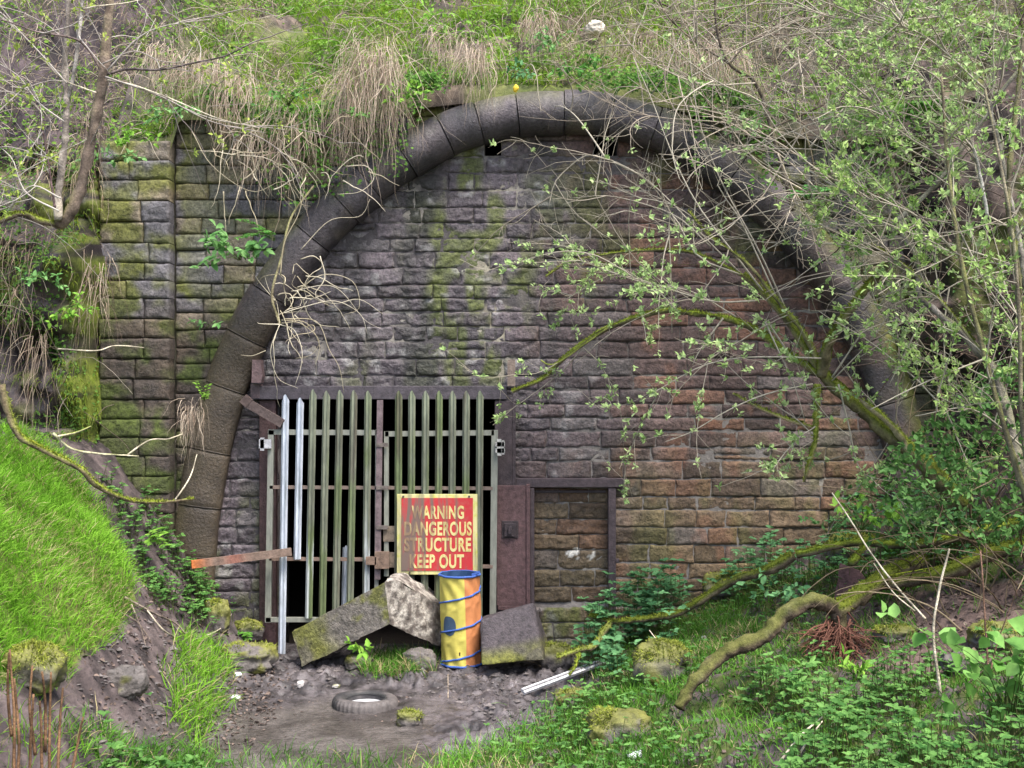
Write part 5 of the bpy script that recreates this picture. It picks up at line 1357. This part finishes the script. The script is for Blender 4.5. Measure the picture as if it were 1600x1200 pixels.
EDGE = [(100, 1175), (260, 1165), (360, 1180), (460, 1170), (620, 1190), (700, 1185), (800, 1150), (860, 1300), (0, 1300)]
GR = [[(780, 1165), (860, 1110), (930, 1085), (1010, 1100), (1060, 1120), (1040, 1200), (1000, 1300), (620, 1300), (700, 1185)], [(960, 1060), (990, 1030), (1080, 985), (1170, 960), (1200, 990), (1130, 1010), (1070, 1060), (1060, 1100), (960, 1100)],
      [(848, 985), (870, 955), (950, 945), (990, 970), (960, 1000), (860, 1010)], [(1330, 990), (1370, 930), (1430, 925), (1440, 1000), (1380, 1040)], [(1020, 960), (1090, 930), (1180, 930), (1160, 960), (1060, 990)],
      [(570, 1042), (590, 1015), (650, 1008), (668, 1030), (655, 1046)]]
grass_mass('grass', 'green grass growing on the right bank and the mud edge', [(14000, (-.8, 2), (-5.6, -1.5), GR[0], 1.0), (9000, (.6, 2.2), (-3.6, -1), GR[1], .9), (5000, (.2, 1.3), (-1.4, -.1), GR[2], .7), (5000, (2.4, 3.8), (-4, -.6), GR[3], .9), (5000, (1, 2.6), (-2.5, -.2), GR[4], .7), (16000, (-1.6, -.6), (-1.9, -.3), GR[5], 1.1), (2200, (-3.2, .6), (-4.7, -3.2), EDGE, .9), (3500, (-3.4, -2.0), (-4.7, -3.2), [(60, 1150), (130, 1140), (330, 1185), (330, 1300), (0, 1300)], 1.0),
   (30000, (.4, 5.5), (-7, -.3), COVER_R, .75)], (.08, .2), .0065, .9, ((.045, .13, .015), (.15, .34, .045)), RS(103))
# broad leaved ground cover of the right bank
def herb_mass(name, label, regions, rg, cols, L=(.024, .058), stems=True, f=H, hgt=(.02, .22), cat='ground cover', wf=.6, kind='stuff'):
    m2 = MB()
    for n, xr, yr, poly, hs, ls in regions:
        p, nn = pick(n, xr, yr, poly, f, rg)
        q = len(p)
        if q == 0: continue
        dens = fbm(p[:, 0]*2.6, p[:, 1]*2.6, 12., 3); a, b = proj(p); k = (dens > .44) & ~inpoly(a, b, LITTER_R); p, nn, dens = p[k], nn[k], dens[k]; q = len(p)
        h_ = rg.uniform(*hgt, q)*hs*(.4+1.2*sst(.38, .65, dens))
        pos = p+np.stack([rg.normal(0, .03, q), rg.normal(0, .03, q), h_], 1)+nn*.02
        k = 4; pos4 = np.repeat(pos, k, 0); a = rg.uniform(0, 2*np.pi, q)[:, None]+np.arange(k)[None]*1.57+rg.normal(0, .3, (q, k)); a = a.ravel()
        ax = np.stack([np.cos(a), np.sin(a), rg.uniform(-.1, .6, q*k)], 1)
        nr = norm(np.stack([0*a, 0*a-.25, 0*a+1], 1)+rg.normal(0, .3, (q*k, 3)))
        Ls = rg.uniform(*L, q*k)*ls
        c = mixc(cols[0], cols[1], np.clip(np.repeat(rg.rand(q), k)*.7+.3*rg.rand(q*k), 0, 1))
        m2.leaves(pos4, ax, nr, Ls, Ls*wf*rg.uniform(.8, 1.2, q*k), c)
        if stems:
            st = np.stack([p, (p+pos)/2, pos], 1); m2.tubes(st, .0022, (.10, .13, .04), sides=3)
    return tag(m2.build(name, M_leaf), label, cat, kind=kind)
HERB = ((.035, .12, .025), (.18, .36, .09)); BLUEH = ((.05, .16, .06), (.18, .38, .16))
herb_mass('ground_cover', 'low leafy herbs and creepers spread over the right bank', [(7500, (-.3, 6), (-7, -.1), COVER_R, .8, .8), (4200, (1.5, 5), (-6.8, -3.2), [(1060, 1090), (1700, 1020), (1700, 1300), (960, 1300)], 1.1, 1.0)], RS(111), HERB)
NET = [(935, 1060), (930, 1010), (960, 980), (1010, 960), (1060, 960), (1070, 985), (1010, 1030), (970, 1075)]
herb_mass('nettle_patch', 'blue green nettles and herbs in front of the wall and round the mossy branches', [(2600, (.5, 1.7), (-2.7, -.4), NET, 1.5, 1.15), (3000, (1.5, 5), (-3.2, -.1), [(1090, 900), (1200, 860), (1330, 830), (1560, 820), (1600, 900), (1420, 900), (1380, 900), (1270, 935), (1100, 950)], 1.3, .95)], RS(112), BLUEH, L=(.04, .075), hgt=(.08, .3), cat='nettles')
LEFTH = [(150, 760), (215, 770), (300, 880), (350, 960), (330, 985), (230, 930), (190, 850)]
herb_mass('bank_herbs', 'herbs growing on the dirt between the left grass and the wall', [(3200, (-4.4, -2.2), (-1.6, -.02), LEFTH, .8, .9), (700, (-3.0, -1.4), (-4.6, -3.3), [(150, 1140), (330, 1150), (330, 1300), (120, 1300)], .6, 1.2), (160, (-3.2, -2), (-4.6, -3), [(200, 1100), (270, 1110), (270, 1150), (200, 1150)], .5, 1.0)], RS(113), HERB)
# thicket on the right
THK = [(1330, 760), (1400, 700), (1480, 640), (1560, 560), (2300, 380), (2300, 860), (1620, 880), (1400, 850), (1300, 850)]
rg = RS(121); m_ = MB(); mS = MB()
n = 5200
x = rg.uniform(2.9, 7.5, n); y = rg.uniform(-3.6, -.2, n); h_ = rg.uniform(.1, 1.9, n); p = np.stack([x, y, H(x, y)+h_], 1); a, b = proj(p)
k = inpoly(a, b, THK) & (fbm(x*2.2, y*2.2, h_*2.2, 3) > .44); p = p[k]
clusters(m_, p, norm(rg.normal(0, 1, (len(p), 3))), rg, k=5, L=(.035, .07), wfac=.55, cols=((.04, .11, .02), (.15, .30, .09)), up=.2)
st = np.stack([rg.uniform(3.2, 7, 260), rg.uniform(-3.4, -.3, 260), np.zeros(260)], 1); st[:, 2] = H(st[:, 0], st[:, 1])
T2 = grow(st, norm(np.stack([rg.normal(-.25, .45, 260), rg.normal(-.1, .3, 260), np.ones(260)], 1)), rg.uniform(.6, 2.1, 260), 14, .06, .10, rg)
a, b = proj(T2[:, -1]); T2 = T2[(a > 1240)]
m_.tubes(T2, np.linspace(.008, .003, 14)[None]*rg.uniform(.5, 1.3, (len(T2), 1)), mixc((.13, .09, .06), (.36, .29, .19), rg.rand(len(T2))), sides=4)
n = 900; q = np.stack([rg.uniform(1.6, 7.2, n), rg.uniform(-.9, .1, n), rg.uniform(1.2, 7.5, n)], 1); a, b = proj(q)
k = inpoly(a, b, [(1090, 40), (1230, 170), (1310, 300), (1400, 420), (1440, 560), (1500, 700), (1800, 800), (1800, -80), (1060, -80)]); q = q[k]; q[:, 1] = np.where(q[:, 2] > ztop(q[:, 0]), (q[:, 2]-ztop(q[:, 0]))/.9-.25, q[:, 1]-.2)
TT = grow(q, norm(rg.normal(0, 1, (len(q), 3))*np.array([1, .35, .9])), rg.uniform(.5, 1.5, len(q)), 12, .09, .04, rg)
m_.tubes(TT, np.linspace(.006, .0022, 12)[None]*rg.uniform(.5, 1.5, (len(q), 1)), mixc((.05, .035, .03), (.30, .24, .18), rg.rand(len(q))**1.3), sides=4)
lv, lt = along(TT, 900, rg); clusters(m_, lv, lt, rg, k=4, L=(.025, .05), cols=((.05, .12, .03), (.22, .34, .10)))
rb = RS(125); n = 9000; i = rb.randint(0, len(vs2)-1, n); j = rb.randint(0, len(us2)-16, n)
k = (Yb[i, j] < .05) & (fbm(us2[j]*2, vs2[i]*2, 71., 3) > .42); i, j = i[k], j[k]; q = len(i); a = rb.uniform(0, 6.28, q); Ls = rb.uniform(.02, .05, q)
m_.leaves(np.stack([us2[j]+rb.normal(0, .02, q), Yb[i, j]-rb.uniform(.0, .08, q), vs2[i]+rb.normal(0, .02, q)], 1), np.stack([np.cos(a), -.4+0*a, np.sin(a)*.6-.3], 1), norm(np.array([0, -1, .8])+rb.normal(0, .4, (q, 3))), Ls, Ls*.6, np.where((rb.rand(q) < .5)[:, None], mixc((.05, .13, .03), (.20, .34, .09), rb.rand(q)), mixc((.05, .035, .03), (.24, .17, .14), rb.rand(q))))
tag(m_.build('bramble_thicket', M_leaf), 'dense bramble thicket on the right bank below the willows', 'brambles', kind='stuff')

# leaf litter on the bare earth
rg = RS(131); m_ = MB()
for n_, xr, yr, poly in ((5200, (2, 6), (-4.5, -.3), LITTER_R), (2600, (-4, -2), (-4.4, -.3), [(200, 880), (330, 900), (440, 1050), (440, 1130), (300, 1180), (150, 1180), (120, 1060)]), (500, (-2.6, 1), (-4.6, -.3), [(330, 1040), (860, 1030), (880, 1110), (700, 1180), (330, 1180)]), (2500, (1, 5), (-6, -.5), COVER_R)):
    p, nn = pick(n_, xr, yr, poly, H, rg); q = len(p); a = rg.uniform(0, 6.28, q)
    Ls = rg.uniform(.025, .055, q); big = .5 if xr[0] == -2.6 else 1
    m_.leaves(p+np.array([0, 0, .008]), np.stack([np.cos(a), np.sin(a), rg.normal(0, .3, q)], 1), norm(nn+rg.normal(0, .4, (q, 3))), Ls*big, Ls*.6*big, mixc((.06, .045, .04), (.24, .18, .15), rg.rand(q)**1.5), fold=.4)
tag(m_.build('leaf_litter', M_straw), 'dead brown leaves scattered on the bare earth', 'leaf litter', kind='stuff')
rg = RS(132); m_ = MB()
p, nn = pick(5200, (-4, 1), (-4.4, -.4), [(110, 1050), (200, 950), (330, 980), (430, 1030), (860, 1030), (900, 1090), (780, 1150), (690, 1085), (480, 1070), (400, 1085), (330, 1180), (140, 1170)], H, rg); q = len(p)
for i in range(q):
    s_ = rg.uniform(.006, .03)*(1.5 if rg.rand() < .1 else 1)
    v = norm(rg.normal(size=(6, 3)))*s_*np.array([1, 1, .6])
    o6 = np.array([[1, 0, 0], [-1, 0, 0], [0, 1, 0], [0, -1, 0], [0, 0, 1], [0, 0, -1]])*s_*rg.uniform(.5, 1.2, (6, 1))*np.array([1.2, 1, .6])+v*.2
    m_.add(o6+p[i], np.array([(0, 2, 4), (2, 1, 4), (1, 3, 4), (3, 0, 4), (2, 0, 5), (1, 2, 5), (3, 1, 5), (0, 3, 5)]), np.append(np.array((.09, .078, .075))*rg.uniform(.5, 1.7), .3))
tag(m_.build('mud_clods', M_earth, smooth=False), 'loose clods and small stones trampled into the mud', 'clods', kind='stuff')

# ---------------- hillside cover above the wall
def hill_scatter(n, rg, xr=(-7.5, 7.5), yr=(-.06, 3.6), dens=None):
    x = rg.uniform(*xr, n); y = rg.uniform(*yr, n)
    if dens is not None:
        k = rg.rand(n) < dens(x, y); x, y = x[k], y[k]
    p = np.stack([x, y, Hill(x, y)], 1); return p, slope_n(Hill, x, y)
def patchf(x, y, s, o, a, b): return sst(a, b, fbm(x*s, y*s, o, 3))
notdark = lambda x: 1-.8*sst(-3.4, -4.3, x)
rg = RS(141); m_ = MB()
p, nn = hill_scatter(80000, rg, dens=lambda x, y: patchf(x, y, 1.3, 51., .34, .56)*notdark(x)*(1-.6*sst(1.6, 3, x))); q = len(p)
c = mixc((.11, .23, .015), (.36, .50, .055), np.clip(fbm(p[:, 0]*2, p[:, 1]*2, 4., 3)*1.5-.4+rg.normal(0, .2, q), 0, 1))
m_.strands(p, norm(nn*.5+np.array([0, -.3, .45])+rg.normal(0, .5, (q, 3))), rg.uniform(.07, .2, q), .0075*rg.uniform(.7, 1.3, q), 1.3, c, nseg=3, rng=rg, tip=c*1.3)
tag(m_.build('slope_grass', M_grass), 'green grass on the slope above the arch', 'grass', kind='stuff')
rg = RS(142); m_ = MB()
p, nn = hill_scatter(52000, rg, dens=lambda x, y: np.clip(patchf(x, y, 1.6, 61., .36, .52)+.3*sst(1.0, .1, y), 0, 1)*(.6+.4*notdark(x))); q = len(p)
pos = p+nn*rg.uniform(.01, .13, q)[:, None]; a = rg.uniform(0, 6.28, q)
ax = np.stack([np.cos(a), np.sin(a)-.3, rg.normal(0, .4, q)-.2], 1); nr = norm(nn+rg.normal(0, .45, (q, 3))); Ls = rg.uniform(.03, .065, q)
m_.leaves(pos, ax, nr, Ls, Ls*.62, mixc((.07, .17, .02), (.26, .44, .07), np.clip(.75*fbm(p[:, 0]*3, p[:, 1]*3, 1., 3)+.4*rg.rand(q)-.1, 0, 1)))
# leafy fringe hanging over the wall head
fx = rg.uniform(-4.3, 4.5, 12000); fz = ztop(fx); dn = patchf(fx, 0*fx, 2.0, 71., .42, .6); k = rg.rand(len(fx)) < dn; fx, fz = fx[k], fz[k]; q = len(fx)
drop = rg.exponential(.13, q); p = np.stack([fx, -.2-rg.uniform(0, .2, q), fz+.06-drop*(.5+2.6*sst(.5, .7, fbm(fx*1.3, 0*fx, 77., 2))+2.2*np.exp(-((fx+2.1)/.45)**2))], 1)
dr_ = ztop(p[:, 0])-p[:, 2]; p = p[(dr_ < .95) & ~((np.abs(p[:, 0]-.45) < 1.35) & (dr_ > .15))]; q = len(p)
a = rg.uniform(0, 6.28, q); ax = np.stack([np.cos(a), -np.abs(np.sin(a))*.6, rg.normal(-.4, .4, q)], 1); Ls = rg.uniform(.03, .06, q)
m_.leaves(p, ax, norm(np.array([0, -1, .6])+rg.normal(0, .4, (q, 3))), Ls, Ls*.62, mixc((.05, .14, .02), (.17, .34, .06), rg.rand(q)))
tag(m_.build('slope_creepers', M_leaf), 'small leaved creepers covering the slope and the head of the wall', 'creepers', kind='stuff')
rg = RS(143); m_ = MB()
p, nn = hill_scatter(17000, rg, dens=lambda x, y: np.clip(patchf(x, y, 1.5, 81., .46, .6)+.20*sst(1.2, 2.4, x)+.25*sst(-2.5, -4.4, x), 0, 1)); q = len(p)
L_ = rg.uniform(.18, .55, q)
c = mixc((.16, .11, .08), (.48, .40, .30), rg.rand(q))
m_.strands(p+nn*.03, norm(nn*.6+np.array([0, -.5, .1])+rg.normal(0, .55, (q, 3))), L_, .007*rg.uniform(.6, 1.4, q), 2.0, c, nseg=6, rng=rg, kink=.2)
# stray pale stems arching out from the slope
p, nn = hill_scatter(1100, rg, yr=(-.05, 2.4)); q = len(p)
T = grow(p, norm(nn+np.array([0, -.6, .2])+rg.normal(0, .7, (q, 3))), rg.uniform(.3, 1.1, q), 12, .10, .10, rg)
m_.tubes(T, np.linspace(.005, .0022, 12)[None]*rg.uniform(.6, 1.3, (q, 1)), mixc((.22, .17, .13), (.52, .46, .36), rg.rand(q)), sides=4)
tag(m_.build('dry_undergrowth', M_straw), 'dry straw and dead stems tangled over the slope', 'dry undergrowth', kind='stuff')

# cover on the rock face and dark upper left slope
rg = RS(144); m_ = MB()
def cliff_pts(n, rg, thr=.45, s=2.2, o=91.):
    i = rg.randint(0, len(vs)-1, n); j = rg.randint(0, len(us)-1, n)
    k = (us[j] > -6.5) & (fbm(us[j]*s, vs[i]*s, o, 3) > thr); i, j = i[k], j[k]
    return np.stack([us[j]+rg.normal(0, .015, len(i)), Yc[i, j]-.01, Zc[i, j]], 1)
p = cliff_pts(17000, rg, .54); q = len(p); a = rg.uniform(0, 6.28, q)
p = p+np.stack([0*a, -rg.uniform(.0, .10, q), 0*a], 1); Ls = rg.uniform(.022, .05, q)
m_.leaves(p, np.stack([np.cos(a), -.4+0*a, rg.normal(-.3, .5, q)], 1), norm(np.array([0, -1, .8])+rg.normal(0, .4, (q, 3))), Ls, Ls*.65, mixc((.05, .12, .02), (.18, .33, .07), rg.rand(q)))
p = cliff_pts(5200, rg, .53, 1.6, 95.); q = len(p)
m_.strands(p, norm(np.array([0, -.9, .35])+rg.normal(0, .35, (q, 3))), rg.uniform(.08, .3, q), .007, 2.5, mixc((.10, .17, .02), (.30, .36, .07), rg.rand(q)), nseg=4, rng=rg)
p = cliff_pts(4600, rg, .50, 1.3, 98.); q = len(p)
m_.strands(p, norm(np.array([0, -.9, .2])+rg.normal(0, .4, (q, 3))), rg.uniform(.2, .8, q), .006, 4.5, mixc((.24, .16, .10), (.50, .41, .29), rg.rand(q)), nseg=5, rng=rg)
p = cliff_pts(500, rg, .45); q = len(p)
T = grow(p, norm(np.array([.2, -.8, .2])+rg.normal(0, .7, (q, 3))), rg.uniform(.3, 1.0, q), 12, .1, .08, rg)
m_.tubes(T, np.linspace(.0045, .002, 12)[None], mixc((.17, .12, .10), (.46, .40, .32), rg.rand(q)), sides=4)
n = 7000; pz = rg.uniform(.9, 5.0, n); px0 = rg.uniform(-4.5, -4.13, n); j = np.argmin(np.abs(us[None]-px0[:, None]), 1); i = np.argmin(np.abs(vs[None]-pz[:, None]), 1)
p = np.stack([us[j], Yc[i, j], Zc[i, j]], 1); k = fbm(p[:, 0]*4, p[:, 2]*3, 5., 3) > .42; p = p[k]; q = len(p)
m_.strands(p, norm(np.array([.3, -.8, .2])+rg.normal(0, .4, (q, 3))), rg.uniform(.03, .13, q), .006, 3., mixc((.08, .14, .015), (.34, .42, .06), rg.rand(q)), nseg=3, rng=rg)
k = rg.rand(q) < .25; p = p[k]; q = len(p); a = rg.uniform(0, 6.28, q); Ls = rg.uniform(.02, .045, q)
m_.leaves(p+np.array([0, -.03, 0]), np.stack([np.cos(a), -.4+0*a, rg.normal(-.3, .5, q)], 1), norm(np.array([0, -1, .8])+rg.normal(0, .4, (q, 3))), Ls, Ls*.65, mixc((.08, .18, .03), (.24, .40, .09), rg.rand(q)))
tag(m_.build('rock_face_plants', M_leaf), 'creepers, moss and dry stems clinging to the rock face', 'wall plants', kind='stuff')

# ---------------- hanging tufts of dead grass: one thing each
STRAW = ((.20, .14, .10), (.54, .45, .35))
def tuft(px_, py_, wpx, hpx, d, label, seed, n=150, cols=STRAW, grp='hanging tufts of dead grass', name='dead_grass_tuft', fan=.35):
    rg = RS(seed); s = d/1800; top = P(px_, py_, d)
    base = top+np.stack([rg.uniform(-.5, .5, n)*wpx*s*.75, rg.uniform(-.02, .14, n), rg.normal(0, .035, n)+np.abs(rg.normal(0, .12, n))*hpx*s*rg.choice([-1.5, 1], n)], 1)
    cl = rg.randint(0, 9, n); cd = rg.normal(0, .45, (9, 3))
    d_ = norm(np.stack([(base[:, 0]-top[0])/(wpx*s)*fan*1.1+rg.normal(0, .13, n), rg.uniform(-.7, -.15, n), rg.uniform(-1.3, .1, n)], 1)+cd[cl]*np.array([.3, .3, .6]))
    base = base+cd[cl]*np.array([wpx*s*.35, .03, .06])
    m2 = MB(); m2.strands(base, d_, hpx*s*rg.uniform(.2, 1.3, n), .005*rg.uniform(.5, 1.6, n), rg.uniform(2.0, 6.5, n), mixc(cols[0], cols[1], rg.rand(n)), nseg=9, rng=rg, kink=.24)
    return tag(m2.build(name, M_straw), label, 'dead grass', grp)
for i, a in enumerate([
 (580, 90, 80, 150, 11.55, 'thick hanging tuft of dead grass over the upper left of the arch ring', 260), (545, 140, 40, 130, 11.55, 'narrow hanging tuft left of the thick one on the arch ring', 100), (612, 110, 40, 130, 11.5, 'thin hanging strands right of the thick tuft on the arch ring', 60),
 (742, 85, 48, 85, 11.6, 'hanging tuft of dead grass just left of the arch crown', 130), (843, 28, 44, 72, 12.2, 'pinkish dead tuft on the slope above the arch crown', 120), (305, 100, 70, 80, 11.7, 'tuft of dead grass spilling over the head of the left wall', 160),
 (360, 130, 90, 100, 11.6, 'wide straw tuft right of the one at the left wall head', 150), (455, 180, 70, 130, 11.6, 'loose pale strands hanging between the wide straw tuft and the arch', 120), (395, 205, 60, 90, 11.6, 'reddish dead roots hanging under the wide straw tuft', 60),
 (142, 425, 46, 130, 11.1, 'long dead tuft hanging on the rock face beside the mossy corner', 80), (55, 525, 26, 150, 10.8, 'reddish dead tuft hanging on the rock face at the left edge', 60), (18, 450, 36, 190, 10.6, 'dead fern fronds drooping at the far left edge', 40),
 (130, 190, 60, 110, 10.9, 'pale straw tuft behind the saplings', 90), (128, 815, 30, 55, 10.0, 'small brown dead tuft at the upper edge of the left grass', 60), (1145, 90, 90, 100, 11.7, 'brown dead tuft on the slope right of the arch crown', 150), (300, 640, 40, 60, 11.6, 'little withered tuft on the left arch leg', 50),
 (1045, 70, 120, 80, 12.2, 'broad straw tuft on the slope under the willow shrub', 160), (250, 75, 60, 70, 12.0, 'small straw tuft high on the upper left slope', 90), (700, 60, 60, 60, 12.0, 'low straw tuft above the thick hanging one', 70)]):
    tuft(*a[:6], 200+i, n=int(a[6]*(.8 if a[0] < 150 else 1.6)), cols=((.12, .08, .06), (.42, .34, .25)) if a[0] < 150 else STRAW)

# ---------------- individual plants
def rosette(name, px_, py_, d, label, cat, seed, n=16, L=(.06, .11), spread=.12, hgt=.12, cols=HERB, wf=.55, up=.5, fern=False):
    rg = RS(seed); o = P(px_, py_, d) if d else G(px_, py_)
    t = thing(name, label, cat); mS, mL = MB(), MB()
    for i in range(max(3, n//5)):
        a = rg.uniform(0, 6.28); d_ = norm(np.array([math.cos(a)*.7, -abs(math.sin(a))*.6-.25, up+rg.uniform(-.2, .5)]))
        st = grow(o[None]+rg.normal(0, .012, (1, 3)), d_[None], np.array([spread+hgt*rg.uniform(.4, 1)]), 8, .05, .12, rg)
        mS.tubes(st, np.linspace(.004, .002, 8)[None], (.10, .16, .04), sides=4)
        if fern:
            q = 26; pos, tg = along(st, q, rg, .15, 1); sd = norm(np.cross(tg, np.array([0, -.3, 1.])))*np.where(np.arange(q) % 2, 1, -1)[:, None]
            Ls = rg.uniform(*L, q)*.6; mL.leaves(pos, sd+tg*.35, np.tile([0, -.4, 1.], (q, 1)), Ls, Ls*.35, mixc(cols[0], cols[1], rg.rand(q)))
        else:
            q = 6; pos, tg = along(st, q, rg, .35, 1); pos[-2:] = st[0, -1]
            Ls = rg.uniform(*L, q); mL.leaves(pos, norm(tg*.5+rg.normal(0, .7, (q, 3))), norm(np.array([0, -.6, 1.])+rg.normal(0, .3, (q, 3))), Ls, Ls*wf, mixc(cols[0], cols[1], rg.rand(q)))
    mS.build('stem', M_twig, t); mL.build('foliage', M_leaf, t)
LIGHTG = ((.10, .26, .07), (.25, .46, .16)); FRESH = ((.12, .30, .03), (.30, .52, .08))
rosette('leafy_herb', 375, 405, 11.62, 'leafy herb sprouting from the wall beside the upper left arch ring', 'herb', 301, n=75, L=(.08, .13), spread=.2, hgt=.28, cols=LIGHTG)
rosette('leafy_herb', 322, 512, 11.75, 'small herb rooted in the left wall above the bare arch leg', 'herb', 302, n=16, L=(.05, .09), cols=LIGHTG)
rosette('leafy_herb', 560, 1018, 10.8, 'bright young leafy shoot under the left slab of the boulder', 'herb', 303, n=24, L=(.06, .10), cols=FRESH, hgt=.1, up=.8)
rosette('fern', 430, 375, 11.6, 'green fern growing out of the arch ring by the leafy herb', 'fern', 304, n=35, L=(.07, .12), spread=.25, hgt=.25, cols=((.05, .18, .03), (.14, .34, .07)), fern=True)
rosette('fern', 238, 845, 11.2, 'small fern at the foot of the pilaster', 'fern', 305, n=25, L=(.07, .12), spread=.16, hgt=.15, cols=FRESH, fern=True)
rosette('fern', 320, 625, 11.65, 'tiny fern above the withered tuft on the arch leg', 'fern', 306, n=15, L=(.05, .08), cols=FRESH, fern=True, up=1.0)
rosette('fern', 1265, 310, 11.55, 'bright grassy fern on the upper right of the arch ring', 'fern', 307, n=40, L=(.08, .14), spread=.22, hgt=.2, cols=((.07, .26, .05), (.16, .42, .11)), fern=True)
rosette('fern', 385, 990, None, 'fern beside the foot of the left gate jamb', 'fern', 308, n=20, L=(.06, .1), cols=((.06, .2, .02), (.16, .36, .06)), fern=True)
rosette('leafy_herb', 1345, 830, 9.9, 'fresh green leafy plant before the lower right of the wall', 'herb', 309, n=50, L=(.05, .1), spread=.2, hgt=.3, cols=FRESH, up=.9)
rosette('leafy_herb', 1295, 835, 10.4, 'pale herb left of the fresh green one by the wall', 'herb', 310, n=30, L=(.04, .08), spread=.15, hgt=.25, cols=LIGHTG, up=.9)
rosette('leafy_herb', 1225, 930, 10.0, 'bushy blue green herb on the mossy log', 'herb', 311, n=60, L=(.04, .08), spread=.2, hgt=.2, cols=BLUEH)
rosette('leafy_herb', 1335, 1060, None, 'upright narrow leaved herb below the torn roots', 'herb', 312, n=35, L=(.06, .1), spread=.1, hgt=.15, cols=FRESH, wf=.3, up=1.2)
rosette('leafy_herb', 1240, 1085, None, 'tall narrow leaved herb left of the torn roots', 'herb', 313, n=45, L=(.06, .11), spread=.12, hgt=.2, cols=HERB, wf=.35, up=1.2)
rosette('broad_leaved_plant', 1580, 1150, 7.0, 'young shrub with big round pale leaves at the lower right edge', 'shrub', 314, n=110, L=(.08, .13), spread=.35, hgt=.75, cols=((.13, .30, .06), (.28, .50, .14)), wf=.85, up=1.6)
rosette('leafy_herb', 905, 120, 11.6, 'leafy clump on the crown of the arch right of the yellow flower', 'herb', 315, n=60, L=(.04, .08), spread=.2, hgt=.15, cols=((.06, .2, .03), (.16, .36, .08)))
rosette('leafy_herb', 800, 122, 11.6, 'bluish leafy herb over the yellow flower', 'herb', 316, n=40, L=(.04, .07), spread=.16, hgt=.1, cols=BLUEH)
rosette('leafy_herb', 565, 190, 11.5, 'ivy clump beside the thick hanging tuft', 'herb', 317, n=30, L=(.04, .07), spread=.16, hgt=.1, cols=HERB)
rosette('leafy_herb', 450, 165, 11.6, 'dark green creeper clump on the left wall head', 'herb', 318, n=70, L=(.04, .07), spread=.3, hgt=.15, cols=HERB)
for i, (a, b, d, lb, nn_) in enumerate([(277, 178, 11.4, 'creeper clump in the step between the pilaster and the left wall head', 60), (215, 215, 11.4, 'ivy and moss clump sitting on top of the mossy pilaster', 60), (180, 250, 11.3, 'creeper clump at the upper left corner of the pilaster', 40), (640, 150, 11.5, 'leafy creeper hanging over the wall head right of the thick dead tuft', 60), (860, 70, 12.2, 'bright leafy clump high on the slope above the arch crown', 50), (690, 35, 12.5, 'fresh green clump near the top edge above the straw tufts', 50), (80, 440, 10.9, 'creeper spray on the rock face below the sapling roots', 50), (110, 480, 10.95, 'pale hanging creeper on the dark rock face', 50), (1160, 200, 11.5, 'mossy creeper clump on the right shoulder of the arch ring', 60)]):
    rosette('creeper_clump', a, b, d, lb, 'creeper', 330+i, n=nn_, L=(.04, .075), spread=.16, hgt=.16, cols=FRESH if i % 2 else LIGHTG, up=.2)
# brown dead fern stalks at lower left
fs = thing('dead_fern', 'bunch of dead brown fern stalks in the lower left corner', 'dead fern')
rg = RS(320)
for i, (bx, by, tx, ty) in enumerate([(28, 1230, 22, 1060), (45, 1230, 52, 1085), (65, 1220, 62, 1095), (78, 1225, 80, 1050), (22, 1210, 15, 1015), (90, 1215, 98, 1075), (55, 1180, 50, 1040), (70, 1175, 66, 1050), (108, 1230, 130, 1120), (18, 1150, 14, 1020)]):
    d = 6.6; a, b = P(bx, by, d), P(tx, ty, d+rg.uniform(-.1, .25)); m2 = MB()
    limb(m2, np.array([a, (a+b)/2+rg.normal(0, .012, 3), b]), .010, .006, n=14, sides=6, moss=0, col=(.13, .075, .04), seed=i); m2.build('stalk', M_bark, fs)
